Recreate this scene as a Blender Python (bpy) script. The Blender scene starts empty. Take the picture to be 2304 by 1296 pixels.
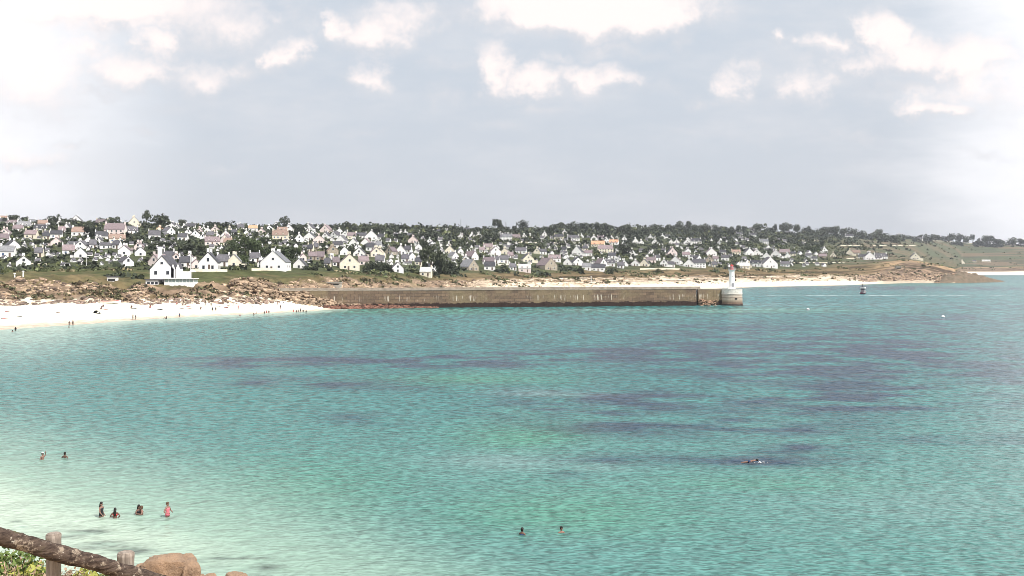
import bpy, bmesh, math, random
import numpy as np
from mathutils import Vector, Matrix
R = math.radians
random.seed(7); rng = np.random.default_rng(7)
S = bpy.context.scene
COL = S.collection
# ------------------------------------------------------------------ camera, sky, sun, exposure
F, CX, HY, CH = 2213.0, 1152.0, 604.0, 16.0      # focal length in photo pixels, horizon row, camera height in metres
cam = bpy.data.objects.new('camera', bpy.data.cameras.new('camera'))
COL.objects.link(cam); S.camera = cam
cam.location = (0, 0, CH); cam.rotation_euler = (R(90), 0, 0)
cam.data.sensor_width = 36; cam.data.lens = 36*F/2304
cam.data.shift_y = -(648-HY)/2304
cam.data.clip_start = .2; cam.data.clip_end = 30000
S.view_settings.view_transform = 'Standard'; S.view_settings.look = 'None'
S.view_settings.exposure = 0.1; S.view_settings.gamma = 1
S.cycles.pixel_filter_type = 'BLACKMAN_HARRIS'; S.cycles.filter_width = .8
SUN_EL, SUN_AZ = 50, 128          # azimuth clockwise from the view direction (+Y)
sun = bpy.data.objects.new('sun', bpy.data.lights.new('sun', 'SUN')); COL.objects.link(sun)
sun.data.energy = 5.0; sun.data.angle = R(.5); sun.data.color = (1, .95, .88)
sd = Vector((math.sin(R(SUN_AZ))*math.cos(R(SUN_EL)), math.cos(R(SUN_AZ))*math.cos(R(SUN_EL)), math.sin(R(SUN_EL))))
sun.rotation_euler = sd.to_track_quat('Z', 'Y').to_euler()

class NT:
    def __init__(s, tree): s.t = tree; s.n = tree.nodes; s.l = tree.links
    def node(s, typ, **kw):
        n = s.n.new(typ)
        for k, v in kw.items():
            if k.startswith('i_'):
                key = k[2:]; key = int(key) if key.isdigit() else key.replace('_', ' ')
                s.put(n.inputs[key], v)
            else: setattr(n, k, v)
        return n
    def put(s, sock, v):
        if isinstance(v, bpy.types.NodeSocket): s.l.new(v, sock)
        else: sock.default_value = v
    def math(s, op, a, b=None, clamp=False):
        n = s.n.new('ShaderNodeMath'); n.operation = op; n.use_clamp = clamp
        s.put(n.inputs[0], a)
        if b is not None: s.put(n.inputs[1], b)
        return n.outputs[0]
    def vm(s, op, a, b=None):
        n = s.n.new('ShaderNodeVectorMath'); n.operation = op
        s.put(n.inputs[0], a)
        if b is not None: s.put(n.inputs[1], b)
        return n.outputs['Value'] if op == 'LENGTH' else n.outputs[0]
    def mix(s, f, a, b, blend='MIX'):
        n = s.n.new('ShaderNodeMix'); n.data_type = 'RGBA'; n.blend_type = blend
        s.put(n.inputs[0], f); s.put(n.inputs[6], a); s.put(n.inputs[7], b)
        return n.outputs[2]
    def rng(s, v, a, b, c=0., d=1., smooth=True):
        n = s.n.new('ShaderNodeMapRange'); n.interpolation_type = 'SMOOTHSTEP' if smooth else 'LINEAR'
        s.put(n.inputs[0], v)
        for i, q in enumerate((a, b, c, d)): n.inputs[1+i].default_value = q
        return n.outputs[0]
    def noise(s, vec, scale, detail=4, rough=.55, out=0, dist=0.):
        n = s.n.new('ShaderNodeTexNoise'); n.inputs['Scale'].default_value = scale
        n.inputs['Detail'].default_value = detail; n.inputs['Roughness'].default_value = rough
        n.inputs['Distortion'].default_value = dist
        if vec is not None: s.l.new(vec, n.inputs['Vector'])
        return n.outputs[out]
def C4(c): return (c[0], c[1], c[2], 1)

W = bpy.data.worlds.new("World"); S.world = W; W.use_nodes = True
t = NT(W.node_tree); t.n.clear()
sky = t.node('ShaderNodeTexSky', sky_type='NISHITA', sun_disc=False, sun_elevation=R(SUN_EL), sun_rotation=R(SUN_AZ), air_density=1.0, dust_density=2.0)
skyc = t.vm('MULTIPLY', sky.outputs[0], (.1, .1, .1))
tc = t.node('ShaderNodeTexCoord').outputs['Generated']
sp = t.node('ShaderNodeSeparateXYZ'); t.l.new(tc, sp.inputs[0])
yy = t.math('MAXIMUM', t.math('ABSOLUTE', sp.outputs[1]), .08)
uu = t.math('DIVIDE', sp.outputs[0], yy); vv = t.math('DIVIDE', sp.outputs[2], yy)
cb = t.node('ShaderNodeCombineXYZ', i_0=uu, i_1=vv, i_2=0.).outputs[0]
wob = t.vm('MULTIPLY', t.vm('SUBTRACT', t.noise(cb, 17, 6, .62, 1), (.5, .5, .5)), (.12, .060, 0))
wob2 = t.vm('MULTIPLY', t.vm('SUBTRACT', t.noise(cb, 5, 3, .5, 1), (.5, .5, .5)), (.06, .03, 0))
pw = t.vm('ADD', t.vm('ADD', cb, wob), wob2)
CL = [(900,55,90,45,.7),(620,40,110,40,.6),(1010,150,60,22,.45),(560,150,80,30,.5),(200,215,110,22,.6),(700,240,90,18,.35),(1480,190,70,35,.6),(1400,110,180,26,.6),(1900,150,120,35,.8),(2020,200,160,26,.6),(1560,310,120,14,.35),(380,140,120,30,.6),(170,110,120,30,.8),(1240,140,60,16,.5),(1320,20,300,80,1.9),(1500,30,100,75,1.3),(1180,50,120,45,1.2),(830,85,125,60,1.1),(740,65,55,40,1.1),(830,182,80,36,.9),(650,118,50,45,.9),(1108,165,65,55,1.1),(1200,190,120,40,.95),(1340,182,120,38,.95),
 (1230,242,80,22,.6),(1005,215,45,34,.5),(1120,292,120,22,.45),(368,98,62,38,1.),(285,165,130,52,1.),(440,175,110,45,.8),(1985,85,75,65,1.5),(2050,130,130,60,1.3),(1850,108,80,30,1.0),(1745,92,36,24,.8),
 (2170,150,130,75,1.4),(1660,208,50,42,.75),(1790,208,75,42,.75),(1580,232,45,28,.65),(1690,152,50,22,.6),(2090,242,95,26,.9),(330,305,80,20,.55),(155,320,60,14,.5),(50,355,120,28,.7),(540,372,60,20,.4),
 (950,25,240,55,.65),(500,60,160,60,.7),(250,25,330,60,1.3),(60,180,170,120,.9),(1700,300,120,18,.35),(2240,220,140,60,.7),(1900,300,120,16,.4),(400,240,90,22,.4),(2200,340,80,14,.5),(1860,185,120,24,.6),(840,290,70,14,.35)]
CL = [(x, y, rx*1.22, ry*1.22, a*1.05) for (x, y, rx, ry, a) in CL]
acc = None
for (x, y, rx, ry, a) in CL:
    c = ((x-CX)/F, (HY-y)/F, 0)
    d = t.vm('MULTIPLY', t.vm('SUBTRACT', pw, c), (F/rx, F/ry, 0))
    q = t.math('MULTIPLY', t.math('SUBTRACT', 1., t.vm('LENGTH', d), True), a*.92)
    acc = q if acc is None else t.math('MAXIMUM', acc, q)
fb = t.noise(cb, 16, 6, .62); fl = t.noise(t.vm('MULTIPLY', cb, (1, 3.2, 1)), 5, 5, .6)
dens = t.math('ADD', acc, t.math('MULTIPLY', t.math('SUBTRACT', fb, .5), .95))
acc2 = None                                   # the same clouds lifted a little: tops lit by the sun, flat bases greyer
for (x, y, rx, ry, a) in CL:
    if a < .7: continue
    c = ((x-CX)/F, (HY-y+ry*.42)/F, 0)
    d = t.vm('MULTIPLY', t.vm('SUBTRACT', pw, c), (F/rx, F/ry, 0))
    q = t.math('MULTIPLY', t.math('SUBTRACT', 1., t.vm('LENGTH', d), True), a)
    acc2 = q if acc2 is None else t.math('MAXIMUM', acc2, q)
alpha = t.rng(dens, -.02, .95)
veil = t.rng(t.math('SUBTRACT', fl, t.math('MULTIPLY', vv, -.4)), .44, .85, 0, .55)
base = t.mix(t.rng(vv, 0, .3), (.685, .715, .775, 1), (.655, .725, .81, 1))
base = t.mix(.9, skyc, base)
base = t.mix(veil, base, (.83, .83, .86, 1))
# overexposed glare painted into the sky towards both sides of the bay
lb = t.math('MULTIPLY', t.rng(t.math('ADD', uu, t.math('MULTIPLY', t.math('SUBTRACT', fl, .5), .16)), -.30, -.53), t.rng(vv, -.02, .14, .7, 1.))
rb = t.math('MULTIPLY', t.rng(t.math('ADD', uu, t.math('MULTIPLY', t.math('SUBTRACT', fl, .5), .12)), .36, .54), 1.)
base = t.mix(t.math('MAXIMUM', lb, rb), base, (1.07, 1.07, 1.10, 1))
lit = t.math('ADD', t.math('ADD', acc2, t.math('MULTIPLY', t.math('SUBTRACT', fb, .5), 1.1)), t.math('MULTIPLY', acc, .25))
ccol = t.mix(t.rng(lit, .05, .75), (.76, .765, .805, 1), (1.18, 1.05, 1.005, 1))
fin = t.mix(t.math('MULTIPLY', alpha, .88), base, ccol)
bg = t.node('ShaderNodeBackground', i_0=fin, i_1=.93)
t.l.new(bg.outputs[0], t.node('ShaderNodeOutputWorld').inputs[0])
W.cycles.sampling_method = 'MANUAL'; W.cycles.sample_map_resolution = 512

# ------------------------------------------------------------------ helpers
def wp(x, y, Y): return Vector(((x-CX)/F*Y, Y, CH+(HY-y)/F*Y))      # a point seen at (x, y) and Y metres away
def sea(x, y): return wp(x, y, CH*F/(y-HY))
_lat = rng.random((256, 256))
def vnoise(x, y):
    x = np.asarray(x, float); y = np.asarray(y, float)
    xi = np.floor(x).astype(int); yi = np.floor(y).astype(int); fx = x-xi; fy = y-yi
    fx = fx*fx*(3-2*fx); fy = fy*fy*(3-2*fy)
    a = _lat[xi & 255, yi & 255]; b = _lat[(xi+1) & 255, yi & 255]; c = _lat[xi & 255, (yi+1) & 255]; d = _lat[(xi+1) & 255, (yi+1) & 255]
    return (a*(1-fx)+b*fx)*(1-fy)+(c*(1-fx)+d*fx)*fy
def fbm(x, y, o=4, r=.5):
    s = 0; a = 1; n = 0
    for i in range(o):
        s = s+a*vnoise(x*2**i+i*17.3, y*2**i+i*9.1); n += a; a *= r
    return s/n
def sst(a, b, x): q = np.clip((x-a)/(b-a), 0, 1); return q*q*(3-2*q)

def meta(o, label=None, cat=None, group=None, kind=None):
    if label: o['label'] = label
    if cat: o['category'] = cat
    if group: o['group'] = group
    if kind: o['kind'] = kind
    return o
def link(name, me, mat=None, parent=None, loc=None):
    o = bpy.data.objects.new(name, me); COL.objects.link(o)
    if mat is not None and me is not None and len(me.materials) == 0: me.materials.append(mat)
    if parent is not None: o.parent = parent
    if loc is not None: o.location = loc
    return o
def empty(name, loc, rz=0, **kw):
    o = bpy.data.objects.new(name, None); COL.objects.link(o); o.location = loc; o.rotation_euler = (0, 0, rz)
    o.empty_display_size = .3
    return meta(o, **kw)
class MB:
    def __init__(s): s.v = []; s.f = []
    def add(s, vs, fs, M=None):
        k = len(s.v)
        s.v += [tuple(M @ Vector(v)) for v in vs] if M is not None else [tuple(v) for v in vs]
        s.f += [tuple(i+k for i in f) for f in fs]; return s
    def box(s, x0, x1, y0, y1, z0, z1, M=None):
        return s.add([(x0,y0,z0),(x1,y0,z0),(x1,y1,z0),(x0,y1,z0),(x0,y0,z1),(x1,y0,z1),(x1,y1,z1),(x0,y1,z1)],
                     [(0,3,2,1),(4,5,6,7),(0,1,5,4),(1,2,6,5),(2,3,7,6),(3,0,4,7)], M)
    def rings(s, rs, n=16, cap=True, M=None):      # rs: (cx, cy, z, rx, ry)
        vs = []; fs = []
        for (cx, cy, z, rx, ry) in rs:
            for k in range(n):
                a = 2*math.pi*k/n; vs.append((cx+rx*math.cos(a), cy+ry*math.sin(a), z))
        for j in range(len(rs)-1):
            for k in range(n):
                a = j*n+k; b = j*n+(k+1) % n; fs.append((a, b, b+n, a+n))
        if cap: fs.append(tuple(range(n))[::-1]); fs.append(tuple((len(rs)-1)*n+k for k in range(n)))
        return s.add(vs, fs, M)
    def tube(s, pts, rad, n=8, cap=True):
        pts = [Vector(p) for p in pts]; vs = []; fs = []; m = len(pts)
        rad = rad if isinstance(rad, (list, tuple)) else [rad]*m
        for i, p in enumerate(pts):
            d = (pts[min(i+1, m-1)]-pts[max(i-1, 0)]).normalized()
            up = Vector((0, 0, 1)) if abs(d.z) < .9 else Vector((1, 0, 0))
            a = d.cross(up).normalized(); b = a.cross(d)
            for k in range(n):
                q = 2*math.pi*k/n; vs.append(tuple(p+(a*math.cos(q)+b*math.sin(q))*rad[i]))
        for j in range(m-1):
            for k in range(n):
                a = j*n+k; b = j*n+(k+1) % n; fs.append((a, b, b+n, a+n))
        if cap: fs.append(tuple(range(n))[::-1]); fs.append(tuple((m-1)*n+k for k in range(n)))
        return s.add(vs, fs)
    def mesh(s, name, mat=None, smooth=False):
        me = bpy.data.meshes.new(name); me.from_pydata(s.v, [], s.f); me.update()
        if mat: me.materials.append(mat)
        if smooth: me.polygons.foreach_set('use_smooth', [True]*len(me.polygons))
        return me
    def obj(s, name, mat, parent=None, smooth=False, loc=None): return link(name, s.mesh(name, mat, smooth), None, parent, loc)
def np_mesh(name, V, Fc, mat, colr=None, smooth=False):
    me = bpy.data.meshes.new(name); V = np.asarray(V, np.float32); Fc = np.asarray(Fc, np.int32); k = Fc.shape[1]
    me.vertices.add(len(V)); me.vertices.foreach_set('co', V.ravel())
    me.loops.add(Fc.size); me.loops.foreach_set('vertex_index', Fc.ravel())
    me.polygons.add(len(Fc)); me.polygons.foreach_set('loop_start', np.arange(0, Fc.size, k, dtype=np.int32))
    me.update(calc_edges=True)
    if colr is not None:
        a = me.color_attributes.new('tint', 'FLOAT_COLOR', 'POINT')
        a.data.foreach_set('color', np.concatenate([colr, np.ones((len(V), 1))], 1).astype(np.float32).ravel())
    if smooth: me.polygons.foreach_set('use_smooth', np.ones(len(Fc), bool))
    me.materials.append(mat); me.validate(); return me

def mat(name, c, rough=.85, nscale=0., namt=.25, c2=None, bump=0., bscale=None, attr=False, spec=.3, objrand=0., metal=0.):
    m = bpy.data.materials.new(name); m.use_nodes = True; q = NT(m.node_tree); b = m.node_tree.nodes['Principled BSDF']
    b.inputs['Roughness'].default_value = rough; b.inputs['Specular IOR Level'].default_value = spec; b.inputs['Metallic'].default_value = metal
    tc = q.node('ShaderNodeTexCoord').outputs['Object']
    col = q.node('ShaderNodeAttribute', attribute_name='tint').outputs['Color'] if attr else None
    if col is None:
        col = q.node('ShaderNodeRGB').outputs[0]; col.default_value = C4(c)
    if nscale:
        f = q.rng(q.noise(tc, nscale, 5, .65), .3, .7)
        if c2 is not None: col = q.mix(f, col, C4(c2))
        else: col = q.mix(1., col, q.mix(f, (1-namt,)*3+(1,), (1+namt,)*3+(1,)), 'MULTIPLY')
    if objrand:
        rr = q.node('ShaderNodeObjectInfo').outputs['Random']
        col = q.mix(1., col, q.mix(rr, (1-objrand,)*3+(1,), (1+objrand, 1+objrand*.8, 1+objrand*.6, 1)), 'MULTIPLY')
    q.put(b.inputs['Base Color'], col)
    if bump:
        bn = q.node('ShaderNodeBump', i_Strength=bump, i_Distance=.1)
        q.put(bn.inputs['Height'], q.noise(tc, bscale or nscale*2, 6, .65)); q.l.new(bn.outputs[0], b.inputs['Normal'])
    return m
M_white = mat('white_render', (.88,.87,.86), .8, .8, .06)
M_cream = mat('cream_render', (.80,.74,.61), .85, .8, .1)
M_pink = mat('pinkish_render', (.80,.69,.66), .85, .8, .1)
M_stone = mat('granite_wall', (.40,.35,.28), .9, 1.2, .3)
M_slate = mat('slate_roof', (.085,.088,.105), .6, .9, .3, objrand=.5)
M_grey = mat('grey_slate_roof', (.20,.21,.23), .6, .9, .2, objrand=.3)
M_mauve = mat('mauve_slate_roof', (.20,.165,.18), .65, .9, .2, objrand=.3)
M_brown = mat('brown_roof', (.26,.19,.16), .75, .9, .2, objrand=.2)
M_orange = mat('orange_tile_roof', (.62,.32,.20), .75, .9, .2)
M_pale = mat('pale_fibre_roof', (.50,.50,.49), .75, .9, .15)
M_glass = mat('window_glass', (.03,.035,.045), .15, spec=.6)
M_frame = mat('painted_frame', (.75,.75,.74), .5)
M_shut = mat('blue_shutter', (.08,.12,.22), .6)
M_door = mat('wood_door', (.14,.10,.08), .6)
M_leaf = mat('foliage', (.055,.070,.043), .7, .35, .45, objrand=.35)
M_leafg = mat('green_foliage', (.065,.092,.038), .7, .35, .4, objrand=.3)
M_leafstuff = mat('scrub_foliage', (.06,.07,.04), .8, .12, .35, attr=True)
M_bark = mat('bark', (.10,.075,.055), .9, 2, .3)
M_rockstuff = mat('cliff_granite', (.4,.3,.2), .9, 1.3, .35, attr=True, bump=.5, bscale=2.5)
M_conc = mat('weathered_concrete', (.36,.34,.30), .9, .6, .25)
M_dark = mat('dark_opening', (.02,.02,.02), .9)
M_red = mat('red_paint', (.52,.045,.05), .45)
M_black = mat('black_paint', (.02,.02,.025), .5)
M_hull = mat('dark_maroon_hull', (.09,.02,.04), .4)
M_steel = mat('galvanised_steel', (.35,.36,.37), .5, metal=.6)

# ------------------------------------------------------------------ far shore: the ground sheet, from the seabed over the beach and cliff up to the ridge
#   x : waterline Y, then (Y, y) for cliff foot, cliff top, front houses, middle of the hill, ridge
PROF = {
 -2300:(70, (95,1400),(120,1150),(190,760),(420,560),(800,490)), -1400:(120,(150,1000),(180,850),(260,680),(450,560),(800,495)),
 -500:(200,(250,740),(275,660),(350,615),(560,550),(820,495)), 0:(256,(330,678),(354,628),(420,600),(600,545),(850,500)), 200:(284,(338,676),(360,630),(418,603),(610,545),(900,503)),
 350:(313,(350,677),(364,648),(415,609),(620,545),(950,506)), 450:(328,(355,678),(370,648),(418,612),(640,548),(1000,509)), 560:(344,(365,681),(402,634),(440,609),(650,550),(1050,511)), 700:(369,(395,677),(430,631),(480,611),(700,555),(1200,510)),
 850:(420,(450,664),(490,628),(530,612),(740,556),(1300,511)), 1000:(500,(530,653),(565,630),(600,615),(800,560),(1400,516)), 1150:(570,(605,649),(640,628),(680,614),(900,563),(1500,518)), 1300:(640,(680,646),(720,624),(760,610),(1000,565),(1600,519)),
 1450:(705,(745,641),(790,622),(830,606),(1100,565),(1750,518)), 1600:(770,(810,638),(860,619),(900,604),(1200,565),(1900,519)), 1700:(843,(880,635),(920,619),(960,605),(1300,565),(2000,523)), 1800:(890,(925,634),(960,619),(1010,606),(1350,568),(2150,526)), 1900:(932,(970,632),(1000,620),(1100,598),(1400,570),(2300,531)),
 1960:(1000,(1030,633),(1062,618),(1150,592),(1500,573),(2400,534)), 2040:(1073,(1095,630),(1135,606),(1200,583.5),(1750,575),(2500,538)), 2100:(1073,(1092,631),(1125,612),(1180,593),(2300,577),(2900,542)), 2150:(1073,(1090,632),(1110,624),(1150,607),(2700,579),(3050,545.5)),
 2164:(2360,(2440,612),(2560,607),(2700,601),(2850,580),(3100,547)), 2252:(2360,(2440,612),(2560,607),(2700,601),(2850,578),(3100,552)),
 2304:(2360,(2440,611),(2560,606),(2700,600),(2850,578),(3100,553)), 3200:(2300,(2400,611),(2500,606),(2700,600),(2850,580),(3100,570)), 5200:(2300,(2400,611),(2500,606),(2700,600),(2850,585),(3100,580))}
kx = sorted(PROF)
lev = []
for k in kx:
    p = PROF[k]; Y0 = p[0]
    L = [(Y0-25-.05*Y0, -4.), (Y0, 0.)]+[(Y, CH+(HY-y)/F*Y) for (Y, y) in p[1:]]
    Y5, z5 = L[-1]
    L += [(Y5+350, z5+350*(z5-CH)/Y5-9), (Y5+2500, z5-20), (9000, 20.)]
    lev.append(L)
lev = np.array(lev)                       # keys x levels x 2
NR = [5, 16, 44, 22, 60, 60, 6, 5, 3]
def column(x):
    Ls = np.array([[np.interp(x, kx, lev[:, i, c]) for c in (0, 1)] for i in range(lev.shape[1])])
    ts = np.concatenate([np.linspace(i, i+1, n, endpoint=False) for i, n in enumerate(NR)]+[[len(NR)]])
    return ts, np.interp(ts, range(len(Ls)), Ls[:, 0]), np.interp(ts, range(len(Ls)), Ls[:, 1])
xs = np.concatenate([np.linspace(-2300, -60, 90), np.arange(-48, 2352, 4.), np.linspace(2360, 5200, 50)])
GY = []; GZ = []
for x in xs:
    ts, a, b = column(x); GY.append(a); GZ.append(b)
GY = np.array(GY); GZ = np.array(GZ); TS = ts[None, :]+0*GY
XI = xs[:, None]+0*GY; GX = (XI-CX)/F*GY
rocky = np.clip(1-sst(700, 1050, XI), 0, 1); rocky = np.maximum(rocky, .35); rocky = np.maximum(rocky, sst(1930, 2000, XI)*(1-sst(2150, 2160, XI))); rocky = rocky*(1-sst(2150, 2162, XI))
clf = sst(1.7, 2.1, TS)*(1-sst(2.95, 3.5, TS))
nz = fbm(GX/9, GY/9, 5, .6)-.5
GZ = GZ+clf*rocky*(nz*7+2.2*(np.abs(fbm(GX/3.2+40, GY/3.2, 3)-.5)))
GZ = GZ+sst(3.2, 4, TS)*(1-sst(6, 6.5, TS))*(fbm(GX/40, GY/40, 3)-.5)*2.2
GZ = GZ+sst(1, 1.4, TS)*(1-sst(1.9, 2.3, TS))*(fbm(GX/7, GY/7, 3)-.5)*.5
# albedo
n1 = fbm(GX/12, GY/12, 4)[..., None]; n2 = fbm(GX/3+9, GY/3, 3)[..., None]; n3 = fbm(GX/70, GY/70, 3)[..., None]; n4 = fbm(GX/200+5, GY/30+5, 3)[..., None]
def cc(*c): return np.array(c)[None, None, :]
T3 = TS[..., None]; X3 = XI[..., None]
sand = cc(.70,.68,.56)*(.93+.14*n1); wets = cc(.48,.40,.32)+0*n1
rock = cc(.27,.195,.135)*(.2+1.5*n2)
rock = rock*(1-.25*n3)+cc(.10,.11,.05)*.35*sst(.55, .7, n1)
dune = cc(.60,.50,.39)*(.45+1.0*n2); dune = dune+(cc(.22,.16,.10)*(.5+n2)-dune)*sst(.46, .58, fbm(GX/26+3, TS*9, 4)[..., None])*sst(2.1, 2.7, T3+(n1-.5))
grass = cc(.062,.070,.028)*(.5+1.*n2); dry = (cc(.17,.125,.07)+cc(.15,.10,.065)*sst(1940, 2010, X3))*(.5+1.*n2)
scrub = cc(.06,.07,.035)*(.6+.8*n1)
field = cc(.085,.098,.058)*(.8+.4*n1); field = field+(cc(.17,.125,.085)-field)*sst(.48, .58, n4)*.8; field = field+(cc(.06,.07,.045)-field)*sst(.60, .64, fbm(GX/120+8, GY/22+2, 3)[..., None])*.7
east = sst(1000, 1150, X3)*(1-sst(1900, 2000, X3))
cliffc = rock*(1-east)+dune*east
sand = sand+(cc(.33,.25,.18)*(.5+n2)-sand)*sst(1950, 2000, X3)*(1-sst(2158, 2163, X3))*.75
A = sand+(wets-sand)*(1-sst(1.04, 1.22, T3))
A = A+(cliffc-A)*sst(1.9, 2.12, T3+(n2-.5)*.35)
grassmix = grass+(dry-grass)*np.clip(sst(900, 1150, X3)*.85+sst(.5, .62, n1)*.35+(1-sst(3.15, 3.4, T3))*.35, 0, 1)
A = A+(grassmix-A)*sst(2.75, 3.05, T3+(n1-.5)*.9-.9*sst(1960, 2030, X3))
farf = sst(1820, 1960, X3)
hill = scrub*(1-farf)+field*farf
A = A+(hill-A)*np.where(X3 > 2010, sst(3.98, 4.06, T3), sst(3.7, 4.15, T3+(n1-.5)*.5))
st_ = sst(.54, .62, fbm(GX/55, TS*13, 3)[..., None])*sst(2.25, 2.5, T3)*(1-sst(4.0, 4.2, T3))*sst(900, 1200, X3)
A = A*(1-.6*st_)
A = A+(cc(.72,.66,.56)-A)*(X3 > 2163)*(1-sst(1.95, 2.3, T3))
n, m_ = GY.shape
V = np.stack([GX, GY, GZ], -1).reshape(-1, 3)
idx = np.arange(n*m_).reshape(n, m_)
Fq = np.stack([idx[:-1, :-1], idx[1:, :-1], idx[1:, 1:], idx[:-1, 1:]], -1).reshape(-1, 4)
M_ground = mat('shore_ground', (.3,.3,.2), .95, .35, .22, attr=True, bump=.5, bscale=.9, spec=.1)
g = link('hillside', np_mesh('hillside', V, Fq, M_ground, np.clip(A, .01, .9).reshape(-1, 3), True)); meta(g, kind='structure')
def colat(x):
    i = np.searchsorted(xs, x)-1; i = min(max(i, 0), len(xs)-2); q = (x-xs[i])/(xs[i+1]-xs[i])
    return GY[i]*(1-q)+GY[i+1]*q, GZ[i]*(1-q)+GZ[i+1]*q
def hit(x, y, lo=1.0):                    # where the ray at (x, y) first meets the far shore; the ridge if it passes over
    a, b = colat(x); yy = HY-F*(b-CH)/a
    ok = np.where((yy[:-1] >= y) & (yy[1:] < y) & (ts[:-1] >= lo))[0]
    if len(ok) == 0:
        k = int(np.argmin(np.where((ts > 4) & (ts < 6.2), yy, 9999))); return Vector(((x-CX)/F*a[k], a[k], b[k])), float(ts[k])
    k = ok[0]; q = (yy[k]-y)/(yy[k]-yy[k+1]); Y = a[k]+(a[k+1]-a[k])*q
    return Vector(((x-CX)/F*Y, Y, b[k]+(b[k+1]-b[k])*q)), float(ts[k])
def ground_at(x, tt):
    a, b = colat(x); return np.interp(tt, ts, a), np.interp(tt, ts, b)

# ------------------------------------------------------------------ water
wx = np.concatenate([np.linspace(-2600, -50, 60), np.linspace(-20, 2324, 420), np.linspace(2400, 5400, 50)])
wyp = np.concatenate([np.geomspace(1.2, 12, 30), np.linspace(12.6, 696, 380), np.geomspace(700, 6000, 24)])   # rows below the horizon
WX, WY = np.meshgrid(wx, wyp, indexing='ij'); D = CH*F/WY; yi = WY+HY
PX = (WX-CX)/F*D
dn = fbm(PX/14, D/7, 4)-.5; dn2 = fbm(PX/60+3, D/25+3, 4)-.5
dn3 = fbm(PX/6+1, D/4+7, 4)-.5; xw = WX+dn*50+dn2*60; yw = yi+(dn*.06+dn2*.10)*WY
def blob(x, y, rx, ry): return np.exp(-(((xw-x)/rx)**2+((yw-y)/ry)**2)*1.1)
deep = np.zeros_like(D)
for b in [(700,812,330,12,.9),(1450,800,350,20,.9),(1700,1030,200,12,.5),(1850,790,520,75,.62),(1950,900,420,50,.55),(1450,900,330,30,.5),(1620,960,330,25,.5),(1000,812,330,16,.85),(2150,720,300,20,.45),(1250,925,200,14,.5),(720,812,300,13,.8),(480,822,130,12,.45),(1150,806,330,15,.8),(1500,795,420,22,.7),(2000,790,330,45,.8),(2250,830,150,60,.6),(1750,745,420,22,.5),(1950,880,380,32,.65),(1400,905,240,18,.5),(1750,930,300,16,.4),(800,862,260,16,.45),
          (830,935,120,14,.4),(570,858,110,9,.4),(1340,955,240,18,.5),(1520,1030,260,13,.5),(1790,1010,150,9,.4),(1240,1062,70,8,.4),(1300,706,600,3,.5),(2050,648,420,5,.6),(2230,690,150,12,.35),(1000,765,300,9,.3),(2150,990,200,14,.35),
          (190,1196,55,5,.55),(235,1226,45,6,.6),(36,1173,10,2,.8),(420,1265,60,5,.5),(520,1262,50,5,.5),(600,1215,60,6,.25),(262,1100,60,8,.12)]:
    deep = np.maximum(deep, b[4]*blob(*b[:4]))
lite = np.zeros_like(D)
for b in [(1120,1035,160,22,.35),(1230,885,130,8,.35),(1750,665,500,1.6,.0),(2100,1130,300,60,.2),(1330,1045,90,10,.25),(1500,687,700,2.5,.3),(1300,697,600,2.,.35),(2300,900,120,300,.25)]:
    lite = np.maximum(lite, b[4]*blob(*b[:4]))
green = np.zeros_like(D)
for b in [(1050,850,220,18,.5),(1170,975,160,35,.5),(1250,1150,300,60,.4),(1700,1080,250,25,.3),(700,1100,250,80,.3),(300,1180,250,70,.5),(1650,700,400,6,.4),(900,700,350,8,.4),(2000,640,300,3,.3)]:
    green = np.maximum(green, b[4]*blob(*b[:4]))
ys = np.interp(xw, [-3000,-500,0,200,400,600,800,1000,1300,1700,2304,5000], [700,800,885,925,972,1018,1075,1150,1280,1400,1500,1700])
sh = sst(-15, 260, yw-ys)*np.interp(xw, [-3000,0,250,500,900,1400], [1,1,.97,.88,.66,.36])
coastY = np.interp(WX, kx, lev[:, 1, 0])
shore = (1-sst(0, 42, (coastY-D)+dn*12))*(WX < 780)
shore = np.maximum(shore, .75*(1-sst(0, 130, (coastY-D)+dn*30))*(1-sst(100, 420, WX)))
fcol = cc(.026,.134,.136); mcol = cc(.080,.192,.178)
k3 = lambda a: a[..., None]
wc = fcol+(mcol-fcol)*k3(sst(740, 1150, yi))
wc = wc+(cc(.035,.145,.152)-wc)*k3((1-sst(640, 720, yi))*.35)
wc = wc+(cc(.027,.050,.080)-wc)*k3(np.clip(deep*(1.3+7*dn3), 0, 1)*(1-.5*(yi > 1100)))
wc = wc+(cc(.065,.22,.13)-wc)*k3(green)
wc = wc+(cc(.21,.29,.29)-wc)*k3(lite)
wc = wc+(cc(.235,.345,.285)-wc)*k3(np.clip(sh*1.25, 0, 1))
wc = wc+(cc(.43,.51,.42)-wc)*k3(sst(.78, 1.08, sh+dn*.12)*(1-.7*np.clip(deep*1.6, 0, 1)))
wc = wc+(cc(.36,.47,.41)-wc)*k3(shore*.75)
dk = np.zeros_like(D)      # rocks and weed just under the surface near the fence and the boulders
for b_ in [(190,1196,70,5,1.),(245,1228,70,9,1.),(36,1173,14,2.2,1.2),(430,1262,70,6,.8),(525,1258,80,5,.9),(575,1276,70,8,.7),(300,1240,50,8,.8),(150,1205,60,6,.7)]:
    dk = np.maximum(dk, b_[4]*np.exp(-(((WX-b_[0])/b_[1+1])**2+((yi-b_[1])/b_[3])**2)))
dk = np.clip(dk*(.9+3.5*(fbm(PX/1.6, D/.8+5, 4)-.45)), 0, 1)
wc = wc+(cc(.10,.135,.115)-wc)*k3(dk*.85)
idx = np.arange(WX.size).reshape(WX.shape)
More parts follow.
